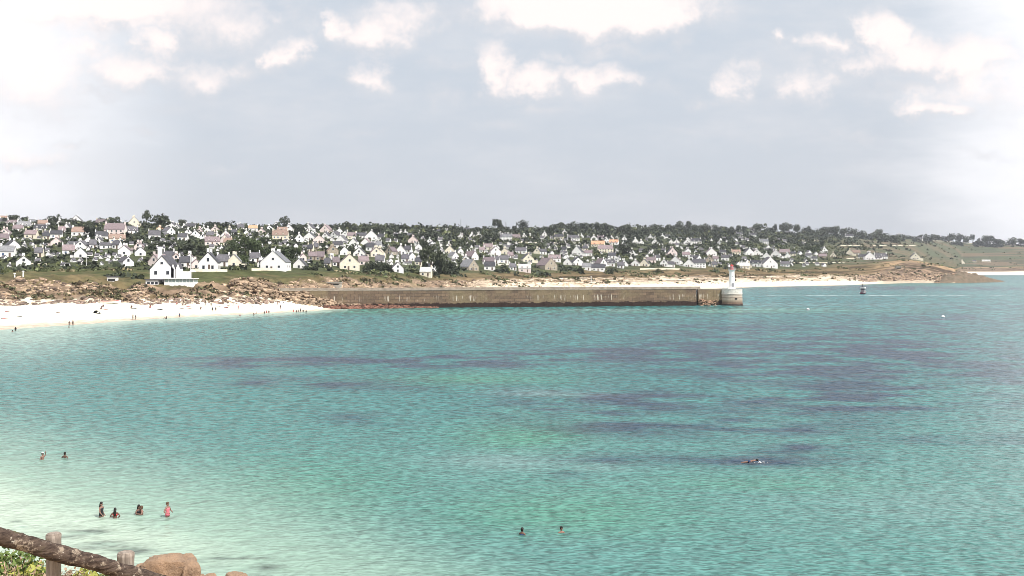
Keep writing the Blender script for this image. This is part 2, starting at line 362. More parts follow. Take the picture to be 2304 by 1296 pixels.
Fw = np.stack([idx[:-1, :-1], idx[:-1, 1:], idx[1:, 1:], idx[1:, :-1]], -1).reshape(-1, 4)[:, ::-1]
mw = bpy.data.materials.new('sea_water'); mw.use_nodes = True; q = NT(mw.node_tree); b = mw.node_tree.nodes['Principled BSDF']
tcw = q.node('ShaderNodeTexCoord').outputs['Object']
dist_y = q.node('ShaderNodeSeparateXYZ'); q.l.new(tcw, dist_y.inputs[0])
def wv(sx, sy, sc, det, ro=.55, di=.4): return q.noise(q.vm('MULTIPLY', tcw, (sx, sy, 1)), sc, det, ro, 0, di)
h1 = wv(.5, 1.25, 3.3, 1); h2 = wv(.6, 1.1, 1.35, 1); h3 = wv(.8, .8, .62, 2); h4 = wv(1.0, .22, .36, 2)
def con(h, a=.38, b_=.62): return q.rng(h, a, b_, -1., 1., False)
# light and dark wave faces painted into the water colour, coarser with distance
yw_ = dist_y.outputs[1]      # weights follow distance, so the painted streaks keep their size in view
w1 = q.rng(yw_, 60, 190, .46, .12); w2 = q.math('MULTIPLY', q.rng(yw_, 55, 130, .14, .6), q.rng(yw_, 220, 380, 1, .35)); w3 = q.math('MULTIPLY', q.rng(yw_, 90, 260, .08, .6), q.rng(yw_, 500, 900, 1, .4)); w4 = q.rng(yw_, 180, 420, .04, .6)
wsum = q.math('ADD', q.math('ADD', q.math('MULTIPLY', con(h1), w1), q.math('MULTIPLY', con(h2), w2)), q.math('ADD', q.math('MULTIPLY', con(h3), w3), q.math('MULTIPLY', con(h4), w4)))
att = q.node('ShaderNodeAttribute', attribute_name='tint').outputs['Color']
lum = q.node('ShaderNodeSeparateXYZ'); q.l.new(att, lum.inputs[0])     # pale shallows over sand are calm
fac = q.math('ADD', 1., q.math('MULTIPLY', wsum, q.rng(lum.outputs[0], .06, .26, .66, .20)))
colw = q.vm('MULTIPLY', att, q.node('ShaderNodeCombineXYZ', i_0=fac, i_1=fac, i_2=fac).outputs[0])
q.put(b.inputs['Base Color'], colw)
b.inputs['Roughness'].default_value = .22; b.inputs['IOR'].default_value = 1.33; b.inputs['Specular IOR Level'].default_value = .10
hb = q.math('ADD', q.math('ADD', q.math('MULTIPLY', h1, .08), q.math('MULTIPLY', h2, .22)), q.math('MULTIPLY', h3, .5))
bn = q.node('ShaderNodeBump', i_Strength=.9, i_Distance=1.0); q.put(bn.inputs['Height'], hb); q.l.new(bn.outputs[0], b.inputs['Normal'])
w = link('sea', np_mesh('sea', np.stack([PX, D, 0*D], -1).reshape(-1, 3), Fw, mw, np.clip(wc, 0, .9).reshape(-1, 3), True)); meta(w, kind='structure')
# calm streak on the bay, its sky reflection painted as a paler strip
M_slick = mat('painted_sky_sheen', (.34,.46,.47), .2, .2, .2)
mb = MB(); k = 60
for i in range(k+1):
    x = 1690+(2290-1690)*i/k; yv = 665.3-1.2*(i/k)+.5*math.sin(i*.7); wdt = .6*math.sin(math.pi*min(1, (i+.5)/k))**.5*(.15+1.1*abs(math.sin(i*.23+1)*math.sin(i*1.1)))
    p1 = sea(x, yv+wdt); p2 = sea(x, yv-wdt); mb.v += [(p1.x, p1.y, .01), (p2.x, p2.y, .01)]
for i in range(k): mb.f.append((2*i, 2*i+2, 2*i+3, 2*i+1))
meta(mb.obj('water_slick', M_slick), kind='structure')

# ------------------------------------------------------------------ houses
H = []
def crop(i, s):
    x0 = [0,280,560,840,1120,1400,1680,1960][i]
    for it in s.split(';'):
        a = it.split(',')
        H.append((x0+float(a[0])/4.32, 460+float(a[1])/4.32, float(a[2])/4.32, a[3], a[4], a[5]))
# columns: centre, base, width (in the close-up), form g gable / l long side / a angled, roof s slate g grey m mauve b brown o orange p pale, wall w white c cream k pink t stone
crop(0, '20,150,70,l,b,c;30,192,65,l,s,w;113,212,90,l,m,w;228,240,120,l,g,w;308,200,60,l,g,w;415,215,80,l,b,k;467,240,50,g,s,w;520,182,55,g,s,w;575,212,60,g,s,w;645,252,66,g,s,w;738,190,90,g,s,w;770,305,150,l,b,w;38,310,80,g,m,k;385,272,110,l,s,w;290,330,100,l,m,c;545,328,100,l,s,w;30,370,90,l,m,w;140,430,120,a,s,w;62,510,130,l,g,w;230,600,130,g,s,w;545,398,90,g,m,k;665,490,110,l,m,w;780,432,90,g,s,w;782,515,100,g,s,w;372,512,66,l,s,c;988,350,115,l,s,w;985,205,110,l,m,c;1108,300,190,l,m,k;1140,372,150,l,b,c;1256,285,86,l,s,c;1272,215,60,g,s,c;1205,490,115,g,m,w;1248,602,130,a,s,w;905,430,60,l,s,w;945,375,60,g,s,w;855,385,60,g,m,w;1165,205,40,g,s,w;1120,430,60,l,s,w;170,270,80,l,m,w;660,420,60,a,s,w;900,300,70,l,s,t;600,280,60,l,m,w;450,340,60,l,s,c;960,430,60,a,s,w')
crop(1, '95,230,130,g,s,c;70,288,120,l,s,w;130,442,66,g,m,k;157,498,90,g,s,w;292,338,110,l,s,w;340,262,50,g,o,c;445,232,84,g,s,w;455,296,96,a,s,w;505,246,54,g,s,w;575,246,50,g,g,w;640,240,80,l,s,w;728,290,60,g,m,k;770,260,50,g,s,w;808,275,55,g,s,w;880,272,72,g,m,k;690,322,80,g,s,w;560,352,80,l,s,w;985,322,80,g,s,w;1018,270,50,g,g,c;1065,300,50,l,s,w;1126,238,56,g,s,w;1186,302,50,g,s,w;975,372,80,g,m,k;900,330,66,g,s,w;855,398,140,l,m,k;285,602,165,a,m,k;500,562,90,g,b,k;632,584,130,g,m,w;698,622,80,g,m,k;945,602,120,l,s,w;1062,604,130,g,g,c;1130,250,60,l,s,w;830,330,70,l,s,c;620,290,60,g,s,w;760,340,50,g,s,w;430,560,90,l,s,w;590,610,110,l,s,w;1000,400,70,l,b,c')
crop(2, '62,562,90,l,s,w;110,612,50,g,m,w;40,262,80,l,o,w;120,282,60,g,m,k;200,256,66,g,s,w;262,222,50,g,s,w;322,272,90,l,b,w;388,268,76,g,s,w;300,340,150,l,b,c;490,366,80,g,g,w;585,348,100,g,s,w;575,262,90,g,s,w;668,258,60,g,s,w;738,272,84,g,m,k;680,376,110,g,m,k;820,325,84,a,s,w;880,282,60,g,s,w;934,322,70,g,s,w;890,375,90,g,s,w;1000,338,74,l,m,c;1012,402,70,g,s,w;1090,328,90,l,s,w;1190,345,100,g,s,w;1130,402,80,g,m,w;1228,422,90,g,s,w;818,486,96,g,b,t;930,492,80,g,s,w;800,562,60,g,s,w;980,636,190,g,m,c;1070,502,110,g,s,w;1240,512,100,g,m,c;760,612,56,l,s,c;690,545,80,l,m,t;640,445,60,l,s,t;590,462,50,l,s,c;1120,590,90,l,m,k;530,545,56,g,m,k;485,620,110,g,s,w;620,540,70,l,m,t;860,425,90,l,s,w;740,330,60,g,s,w;1060,440,60,g,s,w;1180,450,80,l,s,w;1280,345,60,l,s,w;850,600,60,l,m,w;640,300,50,g,s,w')
crop(3, '28,424,90,l,g,w;70,512,100,g,s,c;150,484,90,a,m,t;265,482,96,g,s,w;238,660,112,g,s,w;382,374,84,g,m,k;360,330,60,l,s,w;548,380,60,g,s,w;268,290,40,g,s,w;314,290,40,g,s,w;582,290,40,g,s,w;640,282,50,l,s,t;705,292,50,g,s,w;380,548,80,g,s,w;310,562,70,l,s,w;580,648,90,a,s,w;505,700,110,l,p,c;655,484,60,g,g,w;742,478,84,g,s,c;800,530,80,a,g,w;850,478,50,g,s,w;960,320,50,g,s,w;1028,322,60,g,s,w;910,262,50,l,s,w;900,562,80,g,g,w;990,540,100,a,m,w;975,642,150,a,g,t;1118,590,116,l,m,w;1130,640,100,l,s,w;1112,440,84,l,m,c;1190,492,90,g,m,w;1225,320,50,g,s,w;1268,345,66,l,s,w;1268,480,60,g,s,c;60,580,80,l,s,w;440,440,60,g,s,w;470,330,60,l,s,w;620,470,50,l,s,w;850,330,60,g,m,w;1180,570,70,l,s,w;440,590,60,l,s,c;330,470,60,l,s,w;1060,470,50,l,m,w;735,420,50,g,m,w')
crop(4, '50,318,50,l,s,w;105,312,36,g,s,w;90,352,90,l,g,w;178,340,80,l,m,t;258,334,50,g,s,w;320,330,40,g,s,w;455,312,54,g,s,w;545,285,40,l,s,w;592,342,84,l,s,c;650,292,50,g,s,w;740,354,116,l,s,w;815,325,40,g,s,w;935,354,64,g,s,w;1000,344,56,l,m,w;1060,372,50,g,s,w;1108,342,40,g,m,w;970,414,130,l,o,c;1125,392,80,l,o,w;1050,466,150,l,m,c;68,484,70,g,m,c;125,522,50,l,m,w;222,478,100,l,s,w;300,562,100,g,s,c;262,660,120,l,p,k;442,486,60,l,s,w;555,560,120,l,m,w;520,640,170,a,m,t;676,588,70,g,s,w;766,492,96,g,s,w;782,592,90,g,s,w;850,450,50,l,s,c;862,640,80,l,g,w;975,648,130,l,s,w;1030,602,90,a,m,w;1092,600,84,l,s,w;1150,565,50,g,g,w;1228,598,70,g,s,w;1190,620,60,l,s,w;60,570,80,l,s,w;150,640,60,l,s,w;380,480,60,g,g,c;880,500,70,l,m,w;640,460,50,l,s,w;1110,525,70,l,s,w')
crop(5, '20,354,44,g,s,w;130,378,50,g,s,w;188,382,40,g,s,w;272,334,44,g,s,w;318,384,56,g,s,w;392,332,50,g,s,w;475,384,50,g,s,w;530,382,50,g,s,w;600,240,44,g,s,w;820,244,90,l,s,w;990,260,50,l,s,w;1215,268,80,l,s,w;636,392,70,g,s,w;722,388,90,l,s,w;96,494,60,g,s,w;125,598,76,g,m,w;212,600,80,g,s,c;285,565,80,l,m,k;405,602,70,g,s,w;490,494,84,g,s,k;515,582,84,g,m,w;560,580,50,g,s,w;640,470,50,g,s,w;620,514,66,l,m,w;650,608,100,g,s,w;750,616,130,l,s,w;750,536,60,a,s,w;870,500,90,g,m,w;850,560,70,g,m,t;905,552,50,l,m,w;980,486,56,l,s,w;1112,486,80,l,b,c;1192,624,90,l,p,c;1240,494,76,g,s,w;1140,312,56,l,s,w;940,392,44,g,s,w;20,600,60,g,s,w;340,545,60,l,s,w;480,610,60,l,s,w;1000,545,70,l,s,w;900,610,50,l,s,c;440,330,40,l,s,w')
crop(6, '100,492,66,g,m,w;192,522,66,g,s,w;282,510,76,g,m,w;372,492,90,l,m,t;85,604,100,l,s,w;232,618,140,g,s,w;372,604,80,l,s,w;400,522,50,g,s,w;755,470,66,g,s,w;600,518,60,l,s,w;30,272,80,l,s,w;60,322,60,l,s,w;172,384,76,l,g,w;380,290,90,l,s,w;1000,320,70,l,s,w;765,262,36,g,s,w;1000,492,60,g,s,c;1062,498,80,l,b,t;1125,530,70,l,s,w;1198,540,84,g,s,w;1278,535,60,l,s,w;450,500,50,l,s,c;20,612,50,g,s,c;740,520,70,l,m,t;660,545,50,l,s,w;840,510,50,g,s,c')
crop(7, '100,532,120,l,s,w;272,328,60,g,s,w;470,340,60,l,s,w;432,538,76,g,s,c;885,580,44,g,s,c;915,346,40,l,s,w;1372,362,50,l,s,c;1005,562,30,l,s,c;1120,562,70,l,p,c')
ROOF = dict(s=(M_slate,'slate-roofed'), g=(M_grey,'grey-roofed'), m=(M_mauve,'mauve-roofed'), b=(M_brown,'brown-roofed'), o=(M_orange,'orange-roofed'), p=(M_pale,'pale-roofed'))
WALL = dict(w=(M_white,'white'), c=(M_cream,'cream'), k=(M_pink,'pinkish'), t=(M_stone,'stone'))
ORD = ['first','second','third','fourth','fifth','sixth','seventh','eighth','ninth','tenth','eleventh','twelfth','thirteenth','fourteenth','fifteenth','sixteenth','seventeenth','eighteenth','nineteenth','twentieth','twenty-first','twenty-second','twenty-third','twenty-fourth','twenty-fifth','twenty-sixth','twenty-seventh','twenty-eighth','twenty-ninth','thirtieth']
def windowbox(root, M, x, z, w, h, yf, n, side=1, axis='y', pane=None):
    # a window on the wall plane: frame proud of the wall, pane proud of the frame
    def bx(w, h, d0, d1):
        if axis == 'y': return (x-w/2, x+w/2, yf-d1, yf-d0, z-h/2, z+h/2)
        return (yf+d0, yf+d1, x-w/2, x+w/2, z-h/2, z+h/2)
    fo = MB().box(*bx(w+.22, h+.22, 0, .04)).obj('window', M_frame, root)
    MB().box(*bx(w, h, .03, .07)).obj('pane', pane or M_glass, fo)
def gable_roof(a, b, h, rise, th=.22, oh=.3, M=None):   # ridge along y, footprint 2a wide, 2b long
    k = rise/a; ao = a+oh*.7; zo = h-oh*.7*k; tz = th*math.sqrt(1+k*k)
    mb = MB()
    for s in (1, -1):
        v = [(0,-b-oh*.5,h+rise),(s*ao,-b-oh*.5,zo),(s*ao,b+oh*.5,zo),(0,b+oh*.5,h+rise)]
        v2 = [(p[0],p[1],p[2]+tz) for p in v]
        f = [(0,1,2,3),(7,6,5,4),(0,4,5,1),(1,5,6,2),(2,6,7,3),(3,7,4,0)]
        if s < 0: f = [t_[::-1] for t_ in f]
        mb.add(v+v2, f, M)
    return mb
def wall_mb(a, b, h, rise, base=-2.5, M=None):
    v = [(-a,-b,base),(a,-b,base),(a,b,base),(-a,b,base),(-a,-b,h),(a,-b,h),(a,b,h),(-a,b,h),(0,-b,h+rise),(0,b,h+rise)]
    return MB().add(v, [(0,1,5,8,4),(1,2,6,5),(2,3,7,9,6),(3,0,4,7),(4,8,9,7),(5,6,9,8),(0,3,2,1)], M)
def house(x, y, w, form, rf, wl, name='house', **kw):
    p, tt = hit(x, y, 1.9); Y = p.y; W_ = w/F*Y*(1.1 if w < 24 else 1.0)
    rot = random.uniform(-.22, .22)-math.atan2(p.x, p.y)*.6
    if form == 'a': rot += random.choice((-1, 1))*R(38); W_ *= .82
    root = empty(name, p, rot, **kw)
    rm = ROOF[rf][0]; wm = WALL[wl][0]
    gab = form in 'ga'
    if gab:
        a = W_/2; b = min(max(a*1.25, 3.5), 8); h = min(max(W_*random.uniform(.26, .42), 2.0), 4.6); rise = a*random.uniform(.8, 1.15); rz = 0
    else:
        b = W_/2; a = min(max(W_*.32, 2.8), 4.2); h = random.uniform(2.4, 3.1) if W_ < 11 else random.uniform(3, 4.6); rise = a*random.uniform(.85, 1.05); rz = R(90)
        if h > W_*.45: h = max(2.2, W_*.42)
    M = Matrix.Rotation(rz, 4, 'Z') @ Matrix.Translation((0, 0, 0))
    off = Vector((0, b if gab else a, 0)); M = Matrix.Translation(off) @ M
    wall_mb(a, b, h, rise, M=M).obj('wall', wm, root)
    ro = gable_roof(a, b, h, rise, M=M).obj('roof', rm, root)
    # white end-wall chimneys
    cw = max(.45, .06*W_)
    for s in ((-1, 1) if (random.random() < .75 or not gab) else (random.choice((-1, 1)),)):
        yb = s*(b-cw*.55); MB().box(-cw*1.1, cw*1.1, yb-cw*.5, yb+cw*.5, h+rise*.7, h+rise+1.35, M).obj('chimney', wm, ro)
    if w >= 10:
        if gab:
            zs = h*.42; n = 2 if W_ > 7 else 1; lst = [((i-(n-1)/2)*a*.95, zs) for i in range(n)]
            if random.random() < .55: lst.append((0, h+rise*.28))
            if random.random() < .28: lst = lst[-1:]
            for (wxp, z) in lst: windowbox(root, M, wxp, z, .95, 1.15, 0, 0)
            dx = random.choice((-1, 1))*a*.12
            if n == 2: MB().box(dx-.45, dx+.45, -.06, 0, 0, 2.0).obj('door', M_door, root)
            for k in range(2): windowbox(root, M, b*(.6+.8*k), h*.45, .9, 1.1, a, 0, axis='x')
        else:
            n = max(2, int(W_/3)); pn = M_shut if random.random() < .2 else M_glass
            rows = [h*.5] if h < 3.6 else [h*.28, h*.74]
            for z in rows:
                for i in range(n):
                    if i == n//2 and z == rows[0]: MB().box((i-(n-1)/2)*W_/n*.9-.45, (i-(n-1)/2)*W_/n*.9+.45, -.06, 0, 0, 2.0).obj('door', M_door, root)
                    else: windowbox(root, M, (i-(n-1)/2)*W_/n*.9, z, .95, 1.05, 0, 0, pane=pn)
            if W_ > 8 and random.random() < .5:
                for s in (-1, 1):
                    d = wall_mb(.75, a*.42, .9, .7, 0, Matrix.Translation((s*W_*.22, a*.5, h+.1))).obj('dormer', wm, root)
                    gable_roof(.75, a*.42, .9, .7, .12, .15, Matrix.Translation((s*W_*.22, a*.5, h+.1))).obj('roof', rm, d)
                    MB().box(s*W_*.22-.35, s*W_*.22+.35, a*.08-.05, a*.08, h+.3, h+1.05).obj('window', M_glass, d)
    elif w >= 6:
        windowbox(root, M, a*.3 if gab else W_*.2, h*.5, .9, 1.1, 0, 0)
    if gab and w > 13 and random.random() < .5:      # lean-to wing
        s = random.choice((-1, 1)); e = s*(a+a*.35)
        MB().box(min(s*a*.99, s*(a+a*.7)), max(s*a*.99, s*(a+a*.7)), .8, b*1.2, -2.5, h*.62).obj('wing', wm, root)
        MB().box(min(s*a*1.0, s*(a+a*.78)), max(s*a*1.0, s*(a+a*.78)), .6, b*1.25, h*.62, h*.62+.25).obj('wing_roof', rm, root)
    return root, p, tt, W_
HS = []
for (x, y, w, form, rf, wl) in H:
    root, p, tt, W_ = house(x, y, w, form, rf, wl)
    HS.append([x, y, w, form, rf, wl, root, p, W_])
def seg(x): return 0 if x < 330 else 1 if x < 560 else 2 if x < 860 else 3 if x < 1140 else 4 if x < 1420 else 5 if x < 1690 else 6
SEG = ['above left beach','behind beach cafe','above pier root','behind near pier half','above middle pier','behind pier end','right of lighthouse']
def rowof(x, y):
    top = 505+max(0, (x-1500))*.03; f_ = (610-y)/(610-top)
    return 0 if f_ < .13 else 1 if f_ < .34 else 2 if f_ < .56 else 3 if f_ < .77 else 4
ROWN = ['lowest row','second row','middle row','fourth row','top row']
cells = {}
for h_ in HS: cells.setdefault((seg(h_[0]), rowof(h_[0], h_[1])), []).append(h_)
for (sg, rw), L in cells.items():
    L.sort(key=lambda e: e[0])
    kinds = {}
    for e in L: kinds.setdefault((e[3] == 'l', e[4], e[5]), []).append(e)
    for e in L:
        K = kinds[(e[3] == 'l', e[4], e[5])]
        r_ = ROOF[e[4]][1]; w_ = WALL[e[5]][1]; fm = 'long' if e[3] == 'l' else 'gabled'
        place = ROWN[rw]+', '+SEG[sg]
        lab = f"{fm} {w_} {r_} house, "+(f"{ORD[K.index(e)]} such from left, " if len(K) > 1 else "")+place
        meta(e[6], lab, 'house', 'houses on the hillside '+SEG[sg])

taken = [(h_[0], h_[1]-h_[2]*.35, h_[2]) for h_ in HS]; FW = MB(); FR = MB(); nf = 0; rf_ = random.Random(5)
FP = []
for _ in range(7000):
    x = rf_.uniform(0, 1860); y = rf_.uniform(522, 600)
    if y < 522+max(0, (x-1100))*.03 or nf >= 340: continue
    w = rf_.uniform(6, 10.5)*(1 if x < 1000 else .85)
    if any(abs(x-a_) < (w+c_)*.54 and abs(y-3-b_) < (w+c_)*.27 for a_, b_, c_ in taken): continue
    if x > 1000 and y < 536 and rf_.random() < .6: continue
    taken.append((x, y-3, w)); nf += 1; p, _t = hit(x, y, 2.9); W_ = w/F*p.y; a = W_/2; FP.append([p.x, p.y, max(W_, 3.5)])
    M = Matrix.Translation(p) @ Matrix.Rotation(rf_.uniform(-.4, .4)+(R(90) if rf_.random() < .4 else 0), 4, 'Z')
    h = W_*.36; rise = a*1.05; wm_ = wall_mb(a, a*1.1, h, rise, -2, M); FW.add(wm_.v, wm_.f); g_ = gable_roof(a, a*1.1, h, rise, .2, .2, M); FR.add(g_.v, g_.f)
    if nf % 2: FW.box(-.35, .35, a*.7, a*1.0, h+rise*.7, h+rise+.9, M)
so = meta(FW.obj('distant_houses', M_white), 'smallest white houses scattered in the gaps of the hillside village', 'houses', kind='stuff'); FR.obj('roof', M_slate, so)
# the beach cafe: tall white gabled house with annex and glazed terrace
p, _ = hit(364, 642, 1.9); p = wp(364, 625, p.y+4.8); s = p.y/F
cafe = empty('beach_cafe', p, 0, label='tall white gabled cafe with low annex and glazed terrace, right on the cliff edge', cat='cafe')
a = 27*s; h = 3.1; rise = 5.2
wall_mb(a, a*1.1, h, rise, M=Matrix.Translation((0, a*1.1, 0))).obj('wall', M_white, cafe)
ro = gable_roof(a, a*1.1, h, rise, M=Matrix.Translation((0, a*1.1, 0))).obj('roof', M_slate, cafe)
MB().box(-1.6, -.2, 0.05, 1.1, h+rise*.6, h+rise+3.2).box(-1.75, -.05, -.05, 1.2, h+rise+3.2, h+rise+3.45).obj('chimney', M_white, ro)
for xx in (-2.3, 2.3): windowbox(cafe, None, xx, 1.9, 1.1, 1.3, 0, 0)
windowbox(cafe, None, 0, 5.6, .9, .8, 0, 0)
for xx in (4.3, 6.2):
    M = Matrix.Translation((xx, 1.6, 1.2)); d = wall_mb(.75, 1.6, 2.4, 1.9, -1.2, M).obj('dormer', M_white, cafe); gable_roof(.75, 1.6, 2.4, 1.9, .12, .1, M).obj('roof', M_slate, d)
MB().box(a*.9, a*1.9, 1.2, 8, -2.5, 2.4).obj('wing', M_white, cafe)
an = MB().box(-4.5, .3, -4.5, -.3, -6, -.9).obj('annex', M_white, cafe)
for k in range(3): MB().box(-3.9+k*1.5, -2.9+k*1.5, -4.56, -4.5, -2.4, -1.5).obj('window', M_glass, an)
MB().box(-4.8, 2.4, -4.8, -.2, -.9, -.5).obj('annex_roof', M_slate, an)
tr = MB().box(2.5, 13.6, -4.5, 1.0, -6, -1.7).obj('terrace', M_white, cafe)
MB().box(2.2, 13.9, -4.8, 1.2, -.45, -.15).obj('terrace_roof', M_frame, tr)
MB().box(2.6, 13.5, -4.2, .9, -1.7, -.47).obj('glazing', mat('terrace_glass', (.33,.40,.38), .2), tr)
for k in range(9): MB().box(2.6+k*1.35, 2.75+k*1.35, -4.4, -4.22, -1.7, -.47).obj('post', M_frame, tr)
# the big white gable next to it
e1, p1, _, W1 = house(468, 609, 41, 'g', 's', 'w', label='large plain white gabled house with broad chimney, standing beside the beach cafe', cat='house')
e2, p2, _, W2 = house(614, 607.5, 56, 'g', 'g', 'w', label='broad low white gabled house on the grass behind the start of the pier', cat='house')
for e_, p_, w_ in ((e1, p1, 46), (e2, p2, 62)): HS.append([F*p_.x/p_.y+CX, HY, w_, 'g', 's', 'w', e_, p_, w_/F*p_.y])
e2.scale = (1, 1, .85); e1.scale = (1, 1, 1.3)
# small white hut at the cliff top, blockhouses
def hut(x, y, w, h, label, m1=M_white, name='beach_hut', cat='hut'):
    p, _ = hit(x, y, 1.6); s = p.y/F; W_ = w*s; hh = h*s
    o = empty(name, p, 0, label=label, cat=cat)
    MB().box(-W_/2, W_/2, 0, W_*.6, -2, hh).obj('wall', m1, o)
    MB().box(-W_/2-.3, W_/2+.3, -.3, W_*.6+.3, hh, hh+.25).obj('roof', M_slate if m1 is M_white else m1, o)
    MB().box(-W_*.38, W_*.38, -.05, 0, .2, hh*.5).obj('opening', M_dark, o)
    return o
hut(251, 633, 21, 10, 'small flat white hut with dark front, on the rocky cliff top left of the cafe')
hut(750, 642, 32, 6, 'low dark concrete blockhouse in the rocks behind the pier', M_conc, 'blockhouse', 'blockhouse')
hut(2022, 605, 12, 6, 'small square ruined blockhouse on top of the right headland', M_conc, 'blockhouse', 'blockhouse')

# ------------------------------------------------------------------ garden and field walls
WL = [(1121,1213,546.5,'pale roadside wall under the ridge left of the pink roofs'),(1236,1330,547.5,'pale roadside wall ending at the orange roofed house'),(997,1037,542,'short pale wall high above the middle of the pier'),
 (1805,1865,541,'pale field wall right of the lighthouse near the ridge'),(1890,1942,553,'pale field wall halfway up the open slope'),(1745,1798,531.5,'pale wall under the ridge trees right of the lighthouse'),
 (2064,2157,534.5,'long pale wall just under the far right ridge trees'),(2136,2226,541.5,'long pale field wall on the far right slope'),(2226,2303,547.5,'field wall running out of the picture at right'),
 (430,511,611.5,'pale garden wall below the large plain white gabled house'),(566,655,609,'white garden wall below the broad low white house'),(65,104,598,'low white wall on the green slope at left'),
 (1120,1180,597,'garden wall behind the pinkish shed above the pier'),(1780,1900,592,'dry stone wall above the sandy cliff right of the lighthouse'),(1905,1985,582,'white wall beside the small houses near the headland'),
 (1440,1530,606.5,'low garden wall on the sandy slope above the pier end'),(1960,2060,553,'pale track wall crossing the open fields')]
for (xa, xb, yv, lab) in WL:
    n = max(3, int((xb-xa)/6)); mb = MB(); pts = []
    for i in range(n+1):
        x = xa+(xb-xa)*i/n; pts.append(hit(x, yv+math.sin(i*.9+xa)*.3, 2.)[0])
    hgt = max(1.1, 1.7*pts[0].y/F)
    for p in pts: mb.v += [(p.x, p.y, p.z-1), (p.x, p.y, p.z+hgt), (p.x, p.y+.4, p.z+hgt), (p.x, p.y+.4, p.z-1)]
    for i in range(n):
        for k in range(4): mb.f.append((4*i+k, 4*i+4+k, 4*i+4+(k+1) % 4, 4*i+(k+1) % 4))
    mb.f += [(0,1,2,3), (4*n+3,4*n+2,4*n+1,4*n)]
    meta(mb.obj('garden_wall', M_cream), lab, 'wall', 'walls on the hillside')

# ------------------------------------------------------------------ foliage templates
def crown_arrays(seed, n, leaf, kind='round', blobs=None):
    r_ = np.random.default_rng(seed)
    if kind == 'round': B = [(r_.uniform(-.32,.32), r_.uniform(-.32,.32), r_.uniform(.35,.72), r_.uniform(.2,.34)) for _ in range(9)]
    elif kind == 'pine': B = [(r_.uniform(-.4,.4), r_.uniform(-.35,.35), r_.uniform(.55,.88), r_.uniform(.13,.22)) for _ in range(9)]
    elif kind == 'tall': B = [(r_.uniform(-.1,.1), r_.uniform(-.1,.1), .2+.75*i/8, .2-.014*i) for i in range(8)]
    elif kind == 'low': B = [(r_.uniform(-.38,.38), r_.uniform(-.3,.3), r_.uniform(.15,.5), r_.uniform(.2,.36)) for _ in range(9)]
    B = np.array(B); k = r_.integers(0, len(B), n)
    d = r_.normal(size=(n, 3)); d /= np.linalg.norm(d, axis=1)[:, None]
    rr = B[k, 3]*(.55+.5*r_.random(n)**.5)
    c = B[k, :3]+d*rr[:, None]*np.array([1, 1, .85])
    c[:, 2] = np.maximum(c[:, 2], .03)
    t1 = r_.normal(size=(n, 3)); t1 /= np.linalg.norm(t1, axis=1)[:, None]
    nn = d+.8*r_.normal(size=(n, 3)); t2 = np.cross(nn, t1); t2 /= np.linalg.norm(t2, axis=1)[:, None]+1e-6
    sz = leaf*(.6+.8*r_.random(n))[:, None]
    V = np.stack([c-t1*sz, c+t2*sz*.8, c+t1*sz, c-t2*sz*.7], 1).reshape(-1, 3)
    return V, np.arange(4*n).reshape(-1, 4)
CROWN = {}
for kind, n, leaf, nv in (('round',520,.062,5),('pine',420,.055,4),('tall',220,.05,2),('low',420,.065,4)):
    for i in range(nv):
        V, Fc = crown_arrays(100+i*7+len(kind), n, leaf, kind)
        for gm, gn in ((M_leaf, 'd'), (M_leafg, 'g')): CROWN[kind, i, gn] = np_mesh('crown', V, Fc, gm)
TRUNK = []
for i in range(3):
    mb = MB(); r0 = .028
    mb.tube([(0,0,-.08), (.01*i,.01,.25), (.02,-.01*i,.55)], [r0, r0*.75, r0*.45], 6)
    for a_ in range(4): mb.tube([(.01,0,.28+.06*a_), (.18*math.cos(a_*1.7+i), .18*math.sin(a_*1.7+i), .5+.07*a_)], [r0*.5, r0*.2], 5)
    TRUNK.append(mb.mesh('trunk', M_bark))
def place_tree(p, wid, hei, kind, gn, **kw):
    o = empty('tree' if kind != 'pine' else 'pine_tree', p, random.uniform(0, 6.28), **kw)
    nv = {'round':5,'pine':4,'tall':2,'low':4}[kind]
    o.scale = (wid, wid*.9, hei)
    c = link('crown', CROWN[kind, random.randrange(nv), gn], None, o)
    if kind != 'low': link('trunk', random.choice(TRUNK), None, o)
    return o
T = []
def tcrop(i, s, kd='round', gn='d'):
    x0 = [0,280,560,840,1120,1400,1680,1960][i]
    for it in s.split(';'):
        a = [float(v) for v in it.split(',')]; T.append([x0+a[0]/4.32, 460+a[1]/4.32, a[2]/4.32, 460+a[3]/4.32, kd, gn])
tcrop(0, '130,80,100,165;240,105,70,165;515,78,130,175;640,112,140,185;790,145,90,205;950,112,130,185;1095,96,105,215;1200,150,120,215;240,385,100,485;890,180,140,335;60,120,80,190;700,150,60,190;410,120,80,180;860,150,80,230')
tcrop(1, '40,155,100,235;330,85,170,235;200,145,130,235;570,140,70,195;930,138,190,235;820,165,70,205;620,345,190,455;760,370,100,485;250,335,150,415;440,395,70,455;60,310,150,385;860,160,80,210;1010,160,90,220;1110,180,100,240;400,330,160,400;1260,190,80,250;690,180,60,220')
tcrop(1, '215,52,80,160', 'pine')
tcrop(1, '1080,365,130,525;1180,295,150,485;1260,325,130,525;1170,475,90,600;1030,325,80,405', 'round', 'g')
tcrop(2, '60,325,130,520;160,300,100,400;200,375,170,520;330,365,170,560;440,385,130,520;330,475,130,620;230,420,120,530', 'round', 'g')
